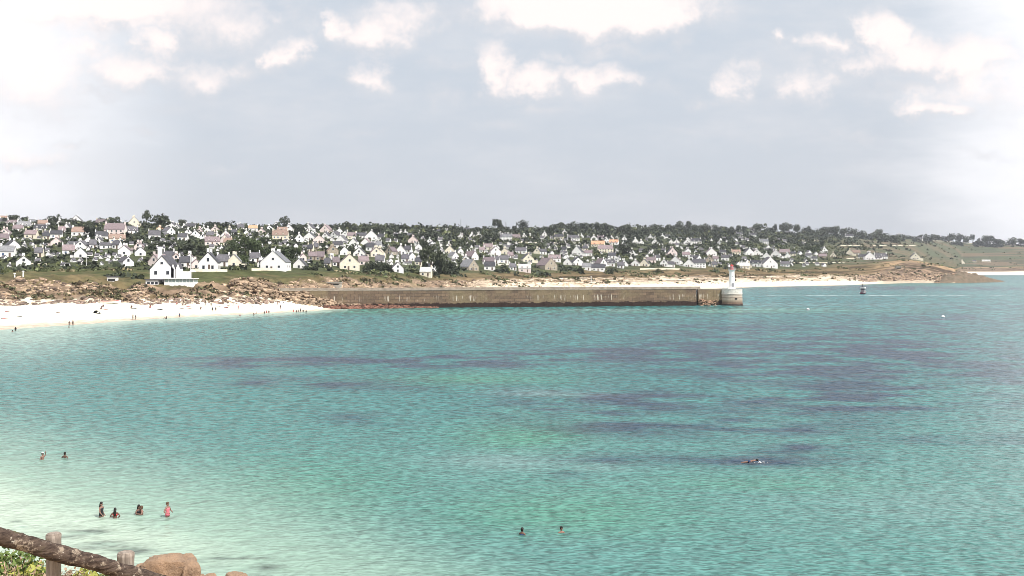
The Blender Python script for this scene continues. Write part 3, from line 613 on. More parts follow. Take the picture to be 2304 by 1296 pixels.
tcrop(2, '340,115,90,205;250,175,100,225;190,180,70,225;440,180,70,255;510,180,110,310;580,172,70,215;640,182,70,225;730,192,90,245;860,182,100,255;965,158,95,255;1050,188,100,255;1110,186,110,285;1190,178,90,245;1270,196,110,285;600,575,120,640;1190,525,150,650;1270,540,110,650;985,408,70,480;60,190,90,230;130,195,80,235;790,200,70,240;920,190,60,240')
tcrop(3, '40,186,130,300;150,200,130,300;60,535,140,640;130,555,100,650;310,202,70,265;470,230,170,335;480,325,110,425;640,435,130,670;740,535,130,665;620,206,100,255;700,215,100,285;800,235,80,305;960,215,100,275;1050,205,90,265;1130,245,130,360;1240,180,60,225;500,545,70,650;700,575,80,680;230,210,100,280;400,225,90,300;880,225,90,270;760,600,110,680;1190,245,100,330')
tcrop(3, '1190,138,85,225;560,395,190,665', 'pine')
tcrop(4, '80,160,16,225;180,165,30,225;1285,170,20,220', 'tall')
tcrop(4, '20,148,60,225', 'pine')
tcrop(4, '240,155,95,235;330,225,70,265;440,202,100,265;500,202,70,320;560,166,95,265;620,162,95,255;710,166,105,285;820,167,95,265;900,162,90,255;980,166,95,285;1050,172,95,275;1100,196,70,265;1210,196,95,285;1270,192,90,295;450,325,100,400;1215,365,120,490;380,220,80,280;120,225,90,280;60,220,90,280')
tcrop(5, '50,196,95,300;150,172,110,265;260,176,130,285;380,177,130,285;470,177,100,285;550,152,80,245;640,152,75,245;720,187,110,285;800,187,100,285;910,190,70,245;980,196,90,265;1050,210,80,300;1130,195,55,255;1190,196,55,255;1280,200,80,260;360,415,110,500;210,200,100,280;320,190,90,280;600,190,90,260')
tcrop(6, '30,216,90,265;125,176,110,265;220,200,100,265;280,180,36,235;350,182,70,245;410,176,80,255;490,182,70,265;580,196,130,290;680,202,120,300;830,210,90,275;880,200,55,265;1020,206,120,290;1100,236,120,300;1200,262,100,305;1275,236,70,300;200,285,170,385;750,210,90,280;940,225,80,280')
tcrop(6, '640,365,140,470;340,355,100,430', 'round', 'g')
tcrop(7, '90,246,170,320;190,266,140,370;300,276,80,312;400,286,110,322;550,271,140,322;700,276,130,322;780,262,80,304;870,272,66,330;1040,312,90,352;1105,282,55,340;1150,288,90,380;1290,316,110,360;1370,312,66,400;1460,326,70,372;620,275,90,310;940,300,70,335;240,285,60,320;1220,320,70,350')
tcrop(7, '985,280,46,325', 'pine')
TR = []
for (x, yt, w, yb, kd, gn) in T:
    p, tt = hit(x, yb, 2.5); Y = p.y; top = CH+(HY-yt)/F*Y; hh = top-p.z
    hh = min(max(hh, 3.0), 30); wd = w/F*Y*1.15
    if kd == 'round' and hh < wd*.75: kd = 'low'
    o = place_tree(p-Vector((0, 0, .2+.14*hh)), wd, 1.12*hh*(1.05 if kd != 'low' else 1.15), kd, gn); TR.append([x, yb, kd, gn, o, yt])
tc_ = {}
for e in TR:
    sky_ = e[5] < 512 if e[0] < 1900 else e[5] < 540
    e.append(sky_); tc_.setdefault((seg(e[0]), sky_), []).append(e)
KN = {'round':'rounded dark tree','low':'bushy dark tree','pine':'tall spreading pine','tall':'narrow upright tree'}
for (sg, sk), L in tc_.items():
    L.sort(key=lambda e: e[0])
    kinds = {}
    for e in L: kinds.setdefault((e[2], e[3]), []).append(e)
    for e in L:
        K = kinds[(e[2], e[3])]; nm = KN[e[2]] if e[3] == 'd' else KN[e[2]].replace('dark', 'green')
        meta(e[4], f"{nm} {'on the skyline' if sk else 'among the houses'} {SEG[sg]}"+(f", {ORD[min(K.index(e), 29)]} such from left" if len(K) > 1 else ''), 'tree', 'trees on the skyline' if sk else 'trees among the houses')

# hedges, scrub and woodland too dense to count
def clump_mesh(name, P, SZ, SH, C, m, n=14, leaf=.34, seed=3):
    r_ = np.random.default_rng(seed); N = len(P)
    d = r_.normal(size=(N, n, 3)); d /= np.linalg.norm(d, axis=2)[..., None]; d[..., 2] = np.abs(d[..., 2])
    c = P[:, None, :]+d*np.stack([SZ, SZ, SH], -1)[:, None, :]*(.5+.5*r_.random((N, n, 1)))
    t1 = r_.normal(size=(N, n, 3)); t1 /= np.linalg.norm(t1, axis=2)[..., None]; t2 = np.cross(d+.5*r_.normal(size=d.shape), t1); t2 /= np.linalg.norm(t2, axis=2)[..., None]+1e-6
    s_ = (SZ[:, None]*leaf*(.6+.8*r_.random((N, n))))[..., None]
    V = np.stack([c-t1*s_, c+t2*s_, c+t1*s_, c-t2*s_], 2).reshape(-1, 3)
    Cc = np.repeat(C, n*4, 0)*(.55+.9*np.repeat(r_.random(N*n), 4))[:, None]
    return np_mesh(name, V, np.arange(len(V)).reshape(-1, 4), m, np.clip(Cc, .005, 1))
hp = np.array([[h_[7].x, h_[7].y, max(h_[8], 4)] for h_ in HS]+FP)
P = []; SZ = []; SH = []; C_ = []
tries = 0
while len(P) < 7600 and tries < 90000:
    tries += 1
    x = rng.uniform(-60, 2150); tt = 3.0+2.95*rng.random()**.7
    if x > 1790 and (rng.random() > math.exp(-(x-1790)/110) or tt < 4.1): continue
    if x > 1700 and tt < 3.5: continue
    if x < 620 and tt < 3.95 and rng.random() < .5: continue
    a, z = ground_at(x, tt); X = (x-CX)/F*a
    dd = (np.abs(hp[:, 0]-X) < hp[:, 2]*.55) & (hp[:, 1]-a < 9+a*.03) & (hp[:, 1]-a > -10)
    if dd.any(): continue
    nn_ = float(fbm(X/25, a/25, 2))
    if tt < 3.9 and (nn_ < .62 or (330 < x < 700) or tt < 3.35): continue
    if tt < 4.1 and nn_ < .5: continue
    if tt < 5 and nn_ < .40: continue
    sz = rng.uniform(.8, 2.1)*(1+a/1800); big = max(0, (tt-4.6))*(1 if x > 800 else .4)
    P.append((X, a, z-.3)); SZ.append(sz*(1+big*.6)); SH.append(sz*rng.uniform(.7, 1.4)*(1+big*1.0))
    g_ = rng.random(); C_.append(np.array([.050,.062,.038])*(.6+.9*g_) if g_ < .8 else np.array([.11,.125,.055]))
for _ in range(3600):
    x = rng.uniform(-60, 2340); tt = 6-.10*rng.random() if x < 850 else (6-.75*rng.random()**1.4 if x < 1850 else 6-.22*rng.random()**1.5); a, z = ground_at(x, min(tt, 6.0)); X = (x-CX)/F*a
    if ((np.abs(hp[:, 0]-X) < hp[:, 2]*.6) & (hp[:, 1]-a < 60) & (hp[:, 1]-a > -10)).any() or (x > 1850 and float(vnoise(x/22, tt*2)) < .35): continue
    sz = rng.uniform(1.6, 3.6)*(a/1500)**.5; P.append((X, a, z-.6)); SZ.append(sz*1.5); SH.append(sz*(1.3 if x > 850 else .8)*rng.uniform(.6, 1.3)); C_.append(np.array([.036,.045,.036])*rng.uniform(.7, 1.3))
meta(link('hillside_scrub', clump_mesh('hillside_scrub', np.array(P), np.array(SZ), np.array(SH), np.array(C_), M_leafstuff)), 'dark hedges, garden scrub and woodland filling the gaps between the hillside houses', 'vegetation', kind='stuff')
# scrub on the slopes in front and fields to the right
P = []; SZ = []; SH = []; C_ = []
for _ in range(2600):
    x = rng.uniform(-60, 2330); tt = rng.uniform(2.85, 3.95) if x < 1900 else rng.uniform(3., 5.9)
    a, z = ground_at(x, tt); X = (x-CX)/F*a; nn_ = float(fbm(X/18+7, a/18, 3))
    if nn_ < .56: continue
    if x < 700 and tt < 3.6: continue
    dd = (np.abs(hp[:, 0]-X) < hp[:, 2]*.6) & (hp[:, 1]-a < 10) & (hp[:, 1]-a > -12)
    if dd.any(): continue
    sz = rng.uniform(.4, 1.3)*(1+a/1500)
    P.append((X, a, z-.15)); SZ.append(sz*1.5); SH.append(sz*.7)
    C_.append(np.array([.085,.10,.045])*rng.uniform(.7, 1.5) if rng.random() < .7 else np.array([.2,.17,.10]))
for _ in range(1500):
    x = rng.uniform(-60, 1080) if rng.random() < .7 else rng.uniform(1100, 2150); tt = rng.uniform(2.05, 3.0); a, z = ground_at(x, tt); X = (x-CX)/F*a
    if float(fbm(X/11+3, a/7, 3)) < .53: continue
    sz = rng.uniform(.35, .9)*(1+a/1200); P.append((X, a, z+.1)); SZ.append(sz*1.6); SH.append(sz*.9); C_.append((np.array([.10,.10,.05]) if rng.random() < .6 else np.array([.19,.145,.085]))*rng.uniform(.6, 1.3))
meta(link('coastal_heath', clump_mesh('coastal_heath', np.array(P), np.array(SZ), np.array(SH), np.array(C_), M_leafstuff, 12, .3, 5)), 'low gorse and heath on the grassy slope above the cliff', 'vegetation', kind='stuff')

# low rocky spit running out from the headland in front of the far beach
mb = MB(); k_ = 70; m2 = 12
for i in range(k_+1):
    x = 2096+(2262-2096)*i/k_; Yc = 1084+100*i/k_; top = np.interp(x, [2096,2130,2170,2205,2240,2262], [636,619,612,620,630,637])
    zt = CH+(HY-top)/F*Yc; 
    for j in range(m2+1):
        f_ = j/m2; yv_ = Yc-26+52*f_; z = -1.5+(zt+1.5)*math.sin(math.pi*f_)**.7*(1+.25*(float(vnoise(x*.35, j*.9))-.5)*2); mb.v.append(((x-CX)/F*Yc, yv_, z))
for i in range(k_):
    for j in range(m2): a_ = i*(m2+1)+j; mb.f.append((a_, a_+m2+1, a_+m2+2, a_+1))
meta(mb.obj('spit', mat('spit_rock', (.20,.145,.105), .9, .25, .4, c2=(.09,.08,.05), bump=.6, bscale=.8), None, True), kind='structure')
# cliff rocks
def rock_tpl(seed, sub=2):
    bm = bmesh.new(); bmesh.ops.create_icosphere(bm, subdivisions=sub, radius=1)
    r_ = random.Random(seed)
    pl = [Vector((r_.gauss(0,1), r_.gauss(0,1), r_.gauss(0,1))).normalized() for _ in range(10)]
    for v in bm.verts:
        for n_ in pl:
            d = v.co.dot(n_)-.72
            if d > 0: v.co -= n_*d*.9
        v.co *= 1+.06*r_.random()
    V = np.array([v.co[:] for v in bm.verts]); Fc = np.array([[v.index for v in f.verts] for f in bm.faces]); bm.free(); return V, Fc
RT = [rock_tpl(i) for i in range(6)]
def rocks_mesh(name, P, Sx, Cc, m, seed=1, flat=.75):
    r_ = np.random.default_rng(seed); Vs = []; Fs = []; Cs = []; k = 0
    for i, p in enumerate(P):
        V, Fc = RT[i % 6]; a_ = r_.uniform(0, 6.28); ca, sa = math.cos(a_), math.sin(a_)
        sc = Sx[i]*np.array([r_.uniform(.8,1.5), r_.uniform(.8,1.4), r_.uniform(.6,1.1)*flat])
        v = V*sc; tl = r_.uniform(-.5,.5); v = np.stack([v[:,0]*math.cos(tl)-v[:,2]*math.sin(tl), v[:,1], v[:,0]*math.sin(tl)+v[:,2]*math.cos(tl)], -1)
        v = np.stack([v[:,0]*ca-v[:,1]*sa, v[:,0]*sa+v[:,1]*ca, v[:,2]], -1)+p
        Vs.append(v); Fs.append(Fc+k); k += len(V); Cs.append(np.repeat(Cc[i][None], len(V), 0))
    return np_mesh(name, np.concatenate(Vs), np.concatenate(Fs), m, np.concatenate(Cs))
P = []; SZ = []; C_ = []
while len(P) < 6800:
    if rng.random() < .72: x = rng.uniform(-60, 1080)
    else: x = rng.uniform(1930, 2152)
    tt = rng.uniform(1.86, 2.98); a, z = ground_at(x, tt); X = (x-CX)/F*a
    if float(fbm(X/8, a/4, 3)) < .44+(.14 if 560 < x < 1080 else 0)*(rng.random()): continue
    if abs(x-395) < 60 and tt > 2.45: continue
    s_ = (.24+.9*rng.random()**2.6)*(1 if x < 1900 else 1.6)
    P.append((X, a, z-.25*s_)); SZ.append(s_)
    v_ = rng.uniform(.4, 1.3); C_.append(np.array([.42,.31,.22])*v_ if rng.random() < .68 else np.array([.15,.11,.085])*v_)
for _ in range(260):      # boulders along the spit
    f_ = rng.random(); x = 2104+150*f_; Yc = 1084+100*(x-2096)/166; top = np.interp(x, [2096,2130,2170,2205,2240,2262], [636,619,612,620,630,637]); zt = CH+(HY-top)/F*Yc; q_ = rng.uniform(-1, .4)
    s_ = rng.uniform(.6, 2.2); P.append(((x-CX)/F*(Yc+24*q_), Yc+24*q_, max(zt, .3)*(1-abs(q_))**.7-.3*s_)); SZ.append(s_); C_.append(np.array([.27,.195,.135])*rng.uniform(.3, 1.4))
while len(P) < 7700:      # sandy cliffs behind the pier: sparse pale stones
    x = rng.uniform(1000, 1960); tt = rng.uniform(1.95, 2.9); a, z = ground_at(x, tt)
    s_ = rng.uniform(.4, 1.4); P.append(((x-CX)/F*a, a, z-.3*s_)); SZ.append(s_); C_.append(np.array([.52,.42,.31])*rng.uniform(.6, 1.2))
while len(P) < 8000:      # dark band of boulders at the cliff foot
    x = rng.uniform(-60, 640); tt = rng.uniform(1.84, 2.0); a, z = ground_at(x, tt)
    s_ = rng.uniform(.3, 1.0); P.append(((x-CX)/F*a, a, z-.1*s_)); SZ.append(s_); C_.append(np.array([.22,.16,.13])*rng.uniform(.6, 1.4))
meta(link('cliff_rocks', rocks_mesh('cliff_rocks', P, SZ, np.array(C_), M_rockstuff)), 'jumbled tan granite rocks of the low cliff behind the beach', 'rocks', kind='stuff')

# ------------------------------------------------------------------ pier
mp = bpy.data.materials.new('pier_masonry'); mp.use_nodes = True; q = NT(mp.node_tree); b = mp.node_tree.nodes['Principled BSDF']
tcp = q.node('ShaderNodeTexCoord').outputs['Object']; sxyz = q.node('ShaderNodeSeparateXYZ'); q.l.new(tcp, sxyz.inputs[0]); zz = sxyz.outputs[2]
vxz = q.node('ShaderNodeCombineXYZ', i_0=sxyz.outputs[0], i_1=zz, i_2=0.).outputs[0]
br = q.node('ShaderNodeTexBrick', i_Scale=1.0); br.inputs['Brick Width'].default_value = 3.2; br.inputs['Row Height'].default_value = 1.15; br.inputs['Mortar Size'].default_value = .07
br.inputs['Color1'].default_value = (.20,.14,.095,1); br.inputs['Color2'].default_value = (.125,.09,.065,1); br.inputs['Mortar'].default_value = (.09,.065,.05,1); q.l.new(vxz, br.inputs[0])
cl = q.mix(q.rng(q.noise(tcp, .09, 4, .6), .4, .65), br.outputs[0], (.20,.155,.095,1))
cl = q.mix(q.rng(q.noise(tcp, .5, 5, .7), .5, .75, 0, .6), cl, (.13,.10,.075,1))
stv = q.noise(q.vm('MULTIPLY', vxz, (1.1, .06, 1)), 1.3, 5, .75)
band = q.math('MULTIPLY', q.rng(zz, 2.4, 3.0), q.rng(zz, 5.3, 4.4))
sel = q.rng(q.noise(tcp, .06, 2, .5), .38, .5)
cl = q.mix(q.math('MULTIPLY', q.math('MULTIPLY', q.rng(stv, .56, .62), band), sel), cl, (.55,.50,.42,1))
cl = q.mix(q.math('MULTIPLY', q.rng(stv, .42, .34), .5), cl, (.09,.07,.055,1))
jag = q.math('ADD', zz, q.math('MULTIPLY', q.noise(tcp, .35, 4, .7), -2.6))
cl = q.mix(q.rng(jag, .75, .35), cl, (.035,.022,.018,1))
q.put(b.inputs['Base Color'], cl); b.inputs['Roughness'].default_value = .9; b.inputs['Specular IOR Level'].default_value = .2
bn = q.node('ShaderNodeBump', i_Strength=.8, i_Distance=.25); q.put(bn.inputs['Height'], q.noise(tcp, 1.5, 6, .7)); q.l.new(bn.outputs[0], b.inputs['Normal'])
M_cope = mat('pier_coping', (.33,.29,.24), .9, .5, .25)
PA = wp(500, 700, 385); PB = wp(1620.5, 687, 427); PA.z = PB.z = 0
L_ = (PB-PA).length; ang = math.atan2(PB.y-PA.y, PB.x-PA.x)
pier = empty('pier', PA, ang, label='long brown stone pier crossing the bay to the lighthouse', cat='pier')
PT = 7.05
def pier_seg(x0, x1, name='wall', y0=0., top=PT, n=None):
    mb = MB(); n = n or max(2, int((x1-x0)/1.2)); rows = 8
    for i in range(n+1):
        x = x0+(x1-x0)*i/n
        for j in range(rows+1):
            z = -2+(top+2)*j/rows; bat = .10*(top-z)
            jit = 0 if j == rows else (float(vnoise(x*.9+31, z*1.7))-.5)*.28
            mb.v.append((x, y0-bat+jit, z))
        mb.v += [(x, 9., top), (x, 9.5, -2)]
    r1 = rows+3
    for i in range(n):
        for j in range(r1-1): mb.f.append((i*r1+j, (i+1)*r1+j, (i+1)*r1+j+1, i*r1+j+1))
    mb.f += [tuple(range(r1))[::-1], tuple(n*r1+j for j in range(r1))]
    return mb.obj(name, mp, pier)
gx = (sea(1565, 687)-PA).length
pier_seg(0, gx-.5); pier_seg(gx+.5, L_+1.2, 'end_wall', .25, PT-.15)
MB().box(0, gx-.45, -.12, .75, PT+.0, PT+.28).box(gx+.45, L_-.2, .2, .9, PT-.148, PT+.12).obj('coping', M_cope, pier)
MB().box(gx-.55, gx+.55, 1.5, 8, -2, PT-.6).obj('recess', M_dark, pier)
MB().box(0, L_-6, 7.6, 8.6, PT+.003, PT+1.0).obj('parapet', M_cope, pier)
P = []; SZ = []; C_ = []
for i in range(60):
    xx = rng.uniform(gx+.8, L_-2); s_ = rng.uniform(.35, .9); P.append((xx, -.75+rng.uniform(-.6,.2), rng.uniform(-.2, 2.4))); SZ.append(s_); C_.append(np.array([.26,.165,.11])*rng.uniform(.4, 1.5))
o = link('armour_rocks', rocks_mesh('armour_rocks', P, SZ, np.array(C_), M_rockstuff, 8), None, pier)
# iron ladder in the slot, hand rail by the head
mb = MB()
for s_ in (-.25, .25): mb.tube([(gx+s_, .6, 0), (gx+s_, .6, PT+.8)], .04, 6)
for k in range(20): mb.tube([(gx-.25, .6, .3+k*.35), (gx+.25, .6, .3+k*.35)], .025, 5)
mb.obj('ladder', M_steel, pier)
mb = MB()
for k in range(6): mb.tube([(L_-1.2-k*.9, .9, PT), (L_-1.2-k*.9, .9, PT+1.1)], .07, 6)
for z in (.6, 1.05): mb.tube([(L_-1.2, .9, PT+z), (L_-5.7, .9, PT+z)], .05, 6)
mb.obj('railing', M_frame, pier)
# round head
mh = bpy.data.materials.new('pierhead_stone'); mh.use_nodes = True; q = NT(mh.node_tree); b = mh.node_tree.nodes['Principled BSDF']
tch = q.node('ShaderNodeTexCoord').outputs['Object']; sz_ = q.node('ShaderNodeSeparateXYZ'); q.l.new(tch, sz_.inputs[0]); zz = sz_.outputs[2]
zj = q.math('ADD', zz, q.math('MULTIPLY', q.noise(tch, .5, 4, .6), .6))
cr = q.node('ShaderNodeValToRGB'); q.l.new(q.math('MULTIPLY', zj, 1/8.), cr.inputs[0]); e = cr.color_ramp.elements
e[0].position = .10; e[0].color = (.05,.03,.025,1); e[1].position = .80; e[1].color = (.72,.68,.62,1)
for pos, c in ((.17,(.16,.10,.07,1)),(.30,(.34,.27,.20,1)),(.40,(.50,.42,.33,1)),(.46,(.26,.20,.16,1)),(.52,(.56,.48,.39,1)),(.60,(.36,.30,.25,1)),(.66,(.58,.52,.45,1)),(.70,(.70,.66,.6,1))):
    z_ = e.new(pos); z_.color = c
q.put(b.inputs['Base Color'], q.mix(q.rng(q.noise(tch, 1.2, 5, .7), .45, .75, 0, .5), cr.outputs[0], (.22,.18,.15,1))); b.inputs['Roughness'].default_value = .9
HC = wp(1646, 687, 428.0); HC.z = 0; hd = HC-PA; hl = Matrix.Rotation(-ang, 3, 'Z') @ hd
RH = 4.55
hb = MB().rings([(0,0,-2,RH+.35,RH+.35),(0,0,.9,RH+.3,RH+.3),(0,0,1.0,RH+.12,RH+.12),(0,0,4.9,RH,RH),(0,0,5.0,RH+.12,RH+.12),(0,0,5.25,RH+.12,RH+.12),(0,0,5.3,RH,RH),(0,0,6.9,RH-.02,RH-.02),(0,0,6.91,RH+.1,RH+.1),(0,0,7.1,RH+.1,RH+.1)], 40)
head = hb.obj('pierhead', mh, pier, False, (hl.x, hl.y, 0))
MB().box(-.5, .5, -RH-.16, -RH+.3, 2.6, 3.2).obj('drain', M_dark, head)
mb = MB()
for k in range(14):
    a_ = R(-60+k*15); mb.tube([(math.cos(a_)*(RH-.25), math.sin(a_)*(RH-.25), 7.1), (math.cos(a_)*(RH-.25), math.sin(a_)*(RH-.25), 8.05)], .04, 5)
mb.tube([(math.cos(R(-60+k*7.5))*(RH-.25), math.sin(R(-60+k*7.5))*(RH-.25), 8.05) for k in range(27)], .04, 5)
mb.obj('railing', M_steel, head)
# lighthouse standing on it
lh = empty('lighthouse', (HC.x+.1, HC.y, 7.1), ang, label='small white lighthouse with red lantern on the pier head', cat='lighthouse')
MB().rings([(0,0,0,1.65,1.65),(0,0,.7,1.6,1.6),(0,0,.75,1.35,1.35)], 8).obj('plinth', M_white, lh)
tw = MB().rings([(0,0,.75,1.3,1.3),(0,0,7.5,1.12,1.12),(0,0,7.9,1.3,1.3),(0,0,8.2,1.6,1.6)], 24).obj('tower', M_white, lh)
MB().box(-.4, .4, -1.42, -1.2, .8, 2.6).obj('door', M_steel, lh)
for z in (5.4,): MB().box(-.17, .17, -1.35+.03*z, -.9, z-.35, z+.35).obj('window', M_glass, tw)
MB().rings([(0,0,8.2,1.65,1.65),(0,0,8.4,1.65,1.65)], 24).obj('gallery', M_frame, lh)
mb = MB()
for k in range(12): a_ = k*math.pi/6; mb.tube([(1.55*math.cos(a_),1.55*math.sin(a_),8.4),(1.55*math.cos(a_),1.55*math.sin(a_),9.3)], .05, 5)
for z in (8.85, 9.3): mb.tube([(1.55*math.cos(k*math.pi/12),1.55*math.sin(k*math.pi/12),z) for k in range(25)], .045, 5)
mb.obj('gallery_railing', M_steel, lh)
la = MB().rings([(0,0,8.4,.74,.74),(0,0,9.4,.74,.74)], 16).obj('lantern', M_red, lh)
MB().rings([(0,0,9.4,.66,.66),(0,0,10.1,.66,.66)], 16).obj('lantern_glass', mat('lantern_glass', (.5,.25,.25), .1), la)
MB().rings([(0,0,10.1,.8,.8),(0,0,10.25,.7,.7),(0,0,10.5,.35,.35),(0,0,10.6,.12,.12),(0,0,11.0,.05,.05)], 16).obj('dome', M_red, lh)
# weed-covered rocks at the root of the pier
P = []; SZ = []; C_ = []
for i in range(1150):
    x = 520+465*rng.random()**1.15; dm = np.interp(x, [520,760,985], [11,8,2.5]); d = dm*rng.random()**1.3; hm = np.interp(x, [520,640,760,985], [4.5,4.,2.6,.5])
    Yr = np.interp(x, [500,1620], [385,427])-.5-d; ca_, cb_ = colat(x); gz = max(float(np.interp(Yr, ca_[:110], cb_[:110])), -.1)
    zt = max(gz, 0)+(1-d/dm)*hm*rng.uniform(.55, 1.); s_ = .3+.9*rng.random()**1.7; P.append(((x-CX)/F*Yr, Yr, zt-.35*s_)); SZ.append(s_)
    C_.append((np.array([.17,.085,.06]) if (zt < 1.5 and x > 600) else np.array([.34,.25,.175]))*rng.uniform(.4, 1.3))
meta(link('weedy_rocks', rocks_mesh('weedy_rocks', P, SZ, np.array(C_), M_rockstuff, 12)), 'reddish weed-covered rocks along the foot of the pier root', 'rocks', kind='stuff')

SUIT_GREY = mat('grey_paint', (.30,.29,.30), .6)
# ------------------------------------------------------------------ boat and mooring buoys
p = sea(1942, 661)
bo = empty('fishing_boat', p, R(58), label='small dark-hulled boat with white wheelhouse, right of the lighthouse', cat='boat'); bo.scale = (1.15,)*3
st = [(-3.6,1.05,.75),(-2.4,1.3,.8),(0,1.45,.85),(2,1.2,1.05),(3.4,.5,1.4),(4.0,.04,1.6)]
mb = MB()
for (x, w_, z) in st: mb.v += [(x,-w_,z),(x,-w_*.75,.1),(x,0,-.4),(x,w_*.75,.1),(x,w_,z)]
for i in range(5):
    for k in range(4): mb.f.append((5*i+k, 5*i+5+k, 5*i+6+k, 5*i+k+1))
    mb.f.append((5*i, 5*i+4, 5*i+9, 5*i+5))
mb.f.append((0,1,2,3,4)); mb.obj('hull', M_hull, bo)
mb = MB(); mb.tube([(x, -w_, z+.04) for (x, w_, z) in st], .09, 6); mb.tube([(x, w_, z+.04) for (x, w_, z) in st], .09, 6); mb.obj('gunwale', M_frame, bo)
wh = MB().box(-1.4, 1.0, -1.0, 1.0, .8, 2.3).obj('wheelhouse', SUIT_GREY, bo)
MB().box(-1.45, 1.05, -1.04, 1.04, 2.3, 2.95).obj('window_band', M_glass, wh)
MB().box(-1.6, 1.3, -1.15, 1.15, 2.95, 3.6).obj('wheelhouse_roof', M_frame, wh)
MB().tube([(-.6,0,3.6),(-.6,0,6.6)], [.12,.08], 8).obj('mast', M_black, bo)
MB().add([(-.55,-.06,3.9),(-.55,-.06,6.3),(-3.0,-.06,3.9),(-.55,.06,3.9),(-.55,.06,6.3),(-3.0,.06,3.9)],[(0,1,2),(5,4,3),(0,3,4,1),(1,4,5,2),(2,5,3,0)]).obj('sail', M_black, bo)
for (x, y, lab) in ((1818, 697, 'small white mooring buoy right of the lighthouse, nearer the pier'), (2122, 714, 'small white mooring buoy farther right in open water')):
    p = sea(x, y); bu = empty('mooring_buoy', p, 0, label=lab, cat='buoy', group='mooring buoys'); bu.scale = (.85, .85, .7)
    MB().rings([(0,0,-.3,.1,.1),(0,0,-.2,.5,.5),(0,0,.2,.75,.75),(0,0,.6,.6,.6),(0,0,.9,.15,.15)], 12).obj('float', M_white, bu, True)
    MB().rings([(0,0,.12,.78,.78),(0,0,.22,.78,.78)], 12).obj('band', M_shut, bu)
    MB().tube([(0,0,.85),(0,0,1.15)], .06, 6).obj('ring', M_steel, bu)

# poles and marks
def pole(x, yb, yt, lab, arm=True, mt=M_frame, name='utility_pole', cat='pole', thick=.14):
    p, _ = hit(x, yb, 1.9); h_ = CH+(HY-yt)/F*p.y-p.z; r_ = thick*max(1, p.y/500)
    o = empty(name, p, 0, label=lab, cat=cat)
    MB().tube([(0,0,-.5),(0,0,h_)], [r_, r_*.7], 8).obj('pole', mt, o)
    if arm: MB().box(-.9, .9, -.1, .1, h_-.5, h_-.3).obj('crossarm', mt, o)
    else: MB().rings([(0,0,h_,r_*1.6,r_*1.6),(0,0,h_+.3,r_*1.2,r_*1.2)], 8).obj('cap', mt, o)
pole(195, 601, 577, 'pale pole with crossarm on the green slope at left')
pole(429, 613, 572, 'tall pale flagpole between the cafe and the large white house', False, thick=.2)
pole(33, 624, 616, 'short white post on the grass edge, left one of two', False, name='marker_post', thick=.3)
pole(52, 622, 611, 'taller white post on the grass edge, right one of two', False, name='marker_post', thick=.3)
pole(1037, 513, 494, 'thin grey mast on the skyline above the pier', True, M_steel, 'radio_mast', 'mast', .2)
pole(1330, 636, 622, 'thin pale mast on the sandy cliff behind the pier', False, name='marker_post', thick=.2)
p, _ = hit(432, 624, 1.9); um = empty('parasol', p, 0, label='pale parasol on the grass just right of the cafe', cat='parasol')
MB().tube([(0,0,-.3),(0,0,3.2)], .07, 6).obj('pole', M_frame, um); MB().rings([(0,0,2.1,1.7,1.7),(0,0,2.2,1.7,1.7),(0,0,3.1,.08,.08)], 8).obj('canopy', M_cream, um)

# ------------------------------------------------------------------ people
M_skin = mat('skin', (.24,.14,.11), .6, 6, .06); M_skin2 = mat('tanned_skin', (.14,.08,.06), .6)
M_hair = mat('dark_hair', (.012,.010,.009), .6); M_hairb = mat('brown_hair', (.09,.05,.03), .6)
SUIT = {'black': M_black, 'red': M_red, 'pink': mat('pink_fabric', (.62,.16,.20), .8), 'white': M_white, 'blue': mat('navy_fabric', (.03,.05,.12), .8), 'grey': mat('grey_fabric', (.2,.2,.2), .8)}
def body_mesh(J, E, root='pelvis', name='body', m=M_skin):
    # J: joint -> (pos, radius); E: edges; grown with a skin modifier into one continuous surface
    me = bpy.data.meshes.new('tmp'); ks = list(J); ix = {k: i for i, k in enumerate(ks)}
    me.from_pydata([J[k][0] for k in ks], [(ix[a], ix[b]) for a, b in E], []); o = bpy.data.objects.new('tmp', me); COL.objects.link(o)
    md = o.modifiers.new('s', 'SKIN'); md.use_smooth_shade = True
    for i, k in enumerate(ks):
        r = J[k][1]; r = r if isinstance(r, tuple) else (r, r)
        me.skin_vertices[0].data[i].radius = r; me.skin_vertices[0].data[i].use_root = (k == root)
    sb = o.modifiers.new('d', 'SUBSURF'); sb.levels = sb.render_levels = 1
    dg = bpy.context.evaluated_depsgraph_get(); out = bpy.data.meshes.new_from_object(o.evaluated_get(dg)); out.name = name
    bpy.data.objects.remove(o); out.materials.clear(); out.materials.append(m); return out
def add_hand(J, E, w, d, s=1.):
    d = Vector(d).normalized(); side = d.cross(Vector((0, 1, .2))).normalized(); bend = d.cross(side)
    w = Vector(w); J[w_ := 'h%d' % len(J)] = (tuple(w+d*.075*s), .03); E.append((last_wrist[0], w_))
    out = MB()
    for i, (o_, l) in enumerate(((-.03,.065),(-.01,.078),(.01,.073),(.028,.056))):
        a = w+d*.085*s+side*o_; out.tube([a, a+d*l*.5+bend*.004, a+d*l+bend*.022], [.0095,.0085,.007], 6)
    a = w+d*.035*s-side*.035; out.tube([a, a+(d-side*.9).normalized()*.03, a+(d*1.3-side).normalized()*.062], [.012,.010,.008], 6)
    return out
last_wrist = ['']
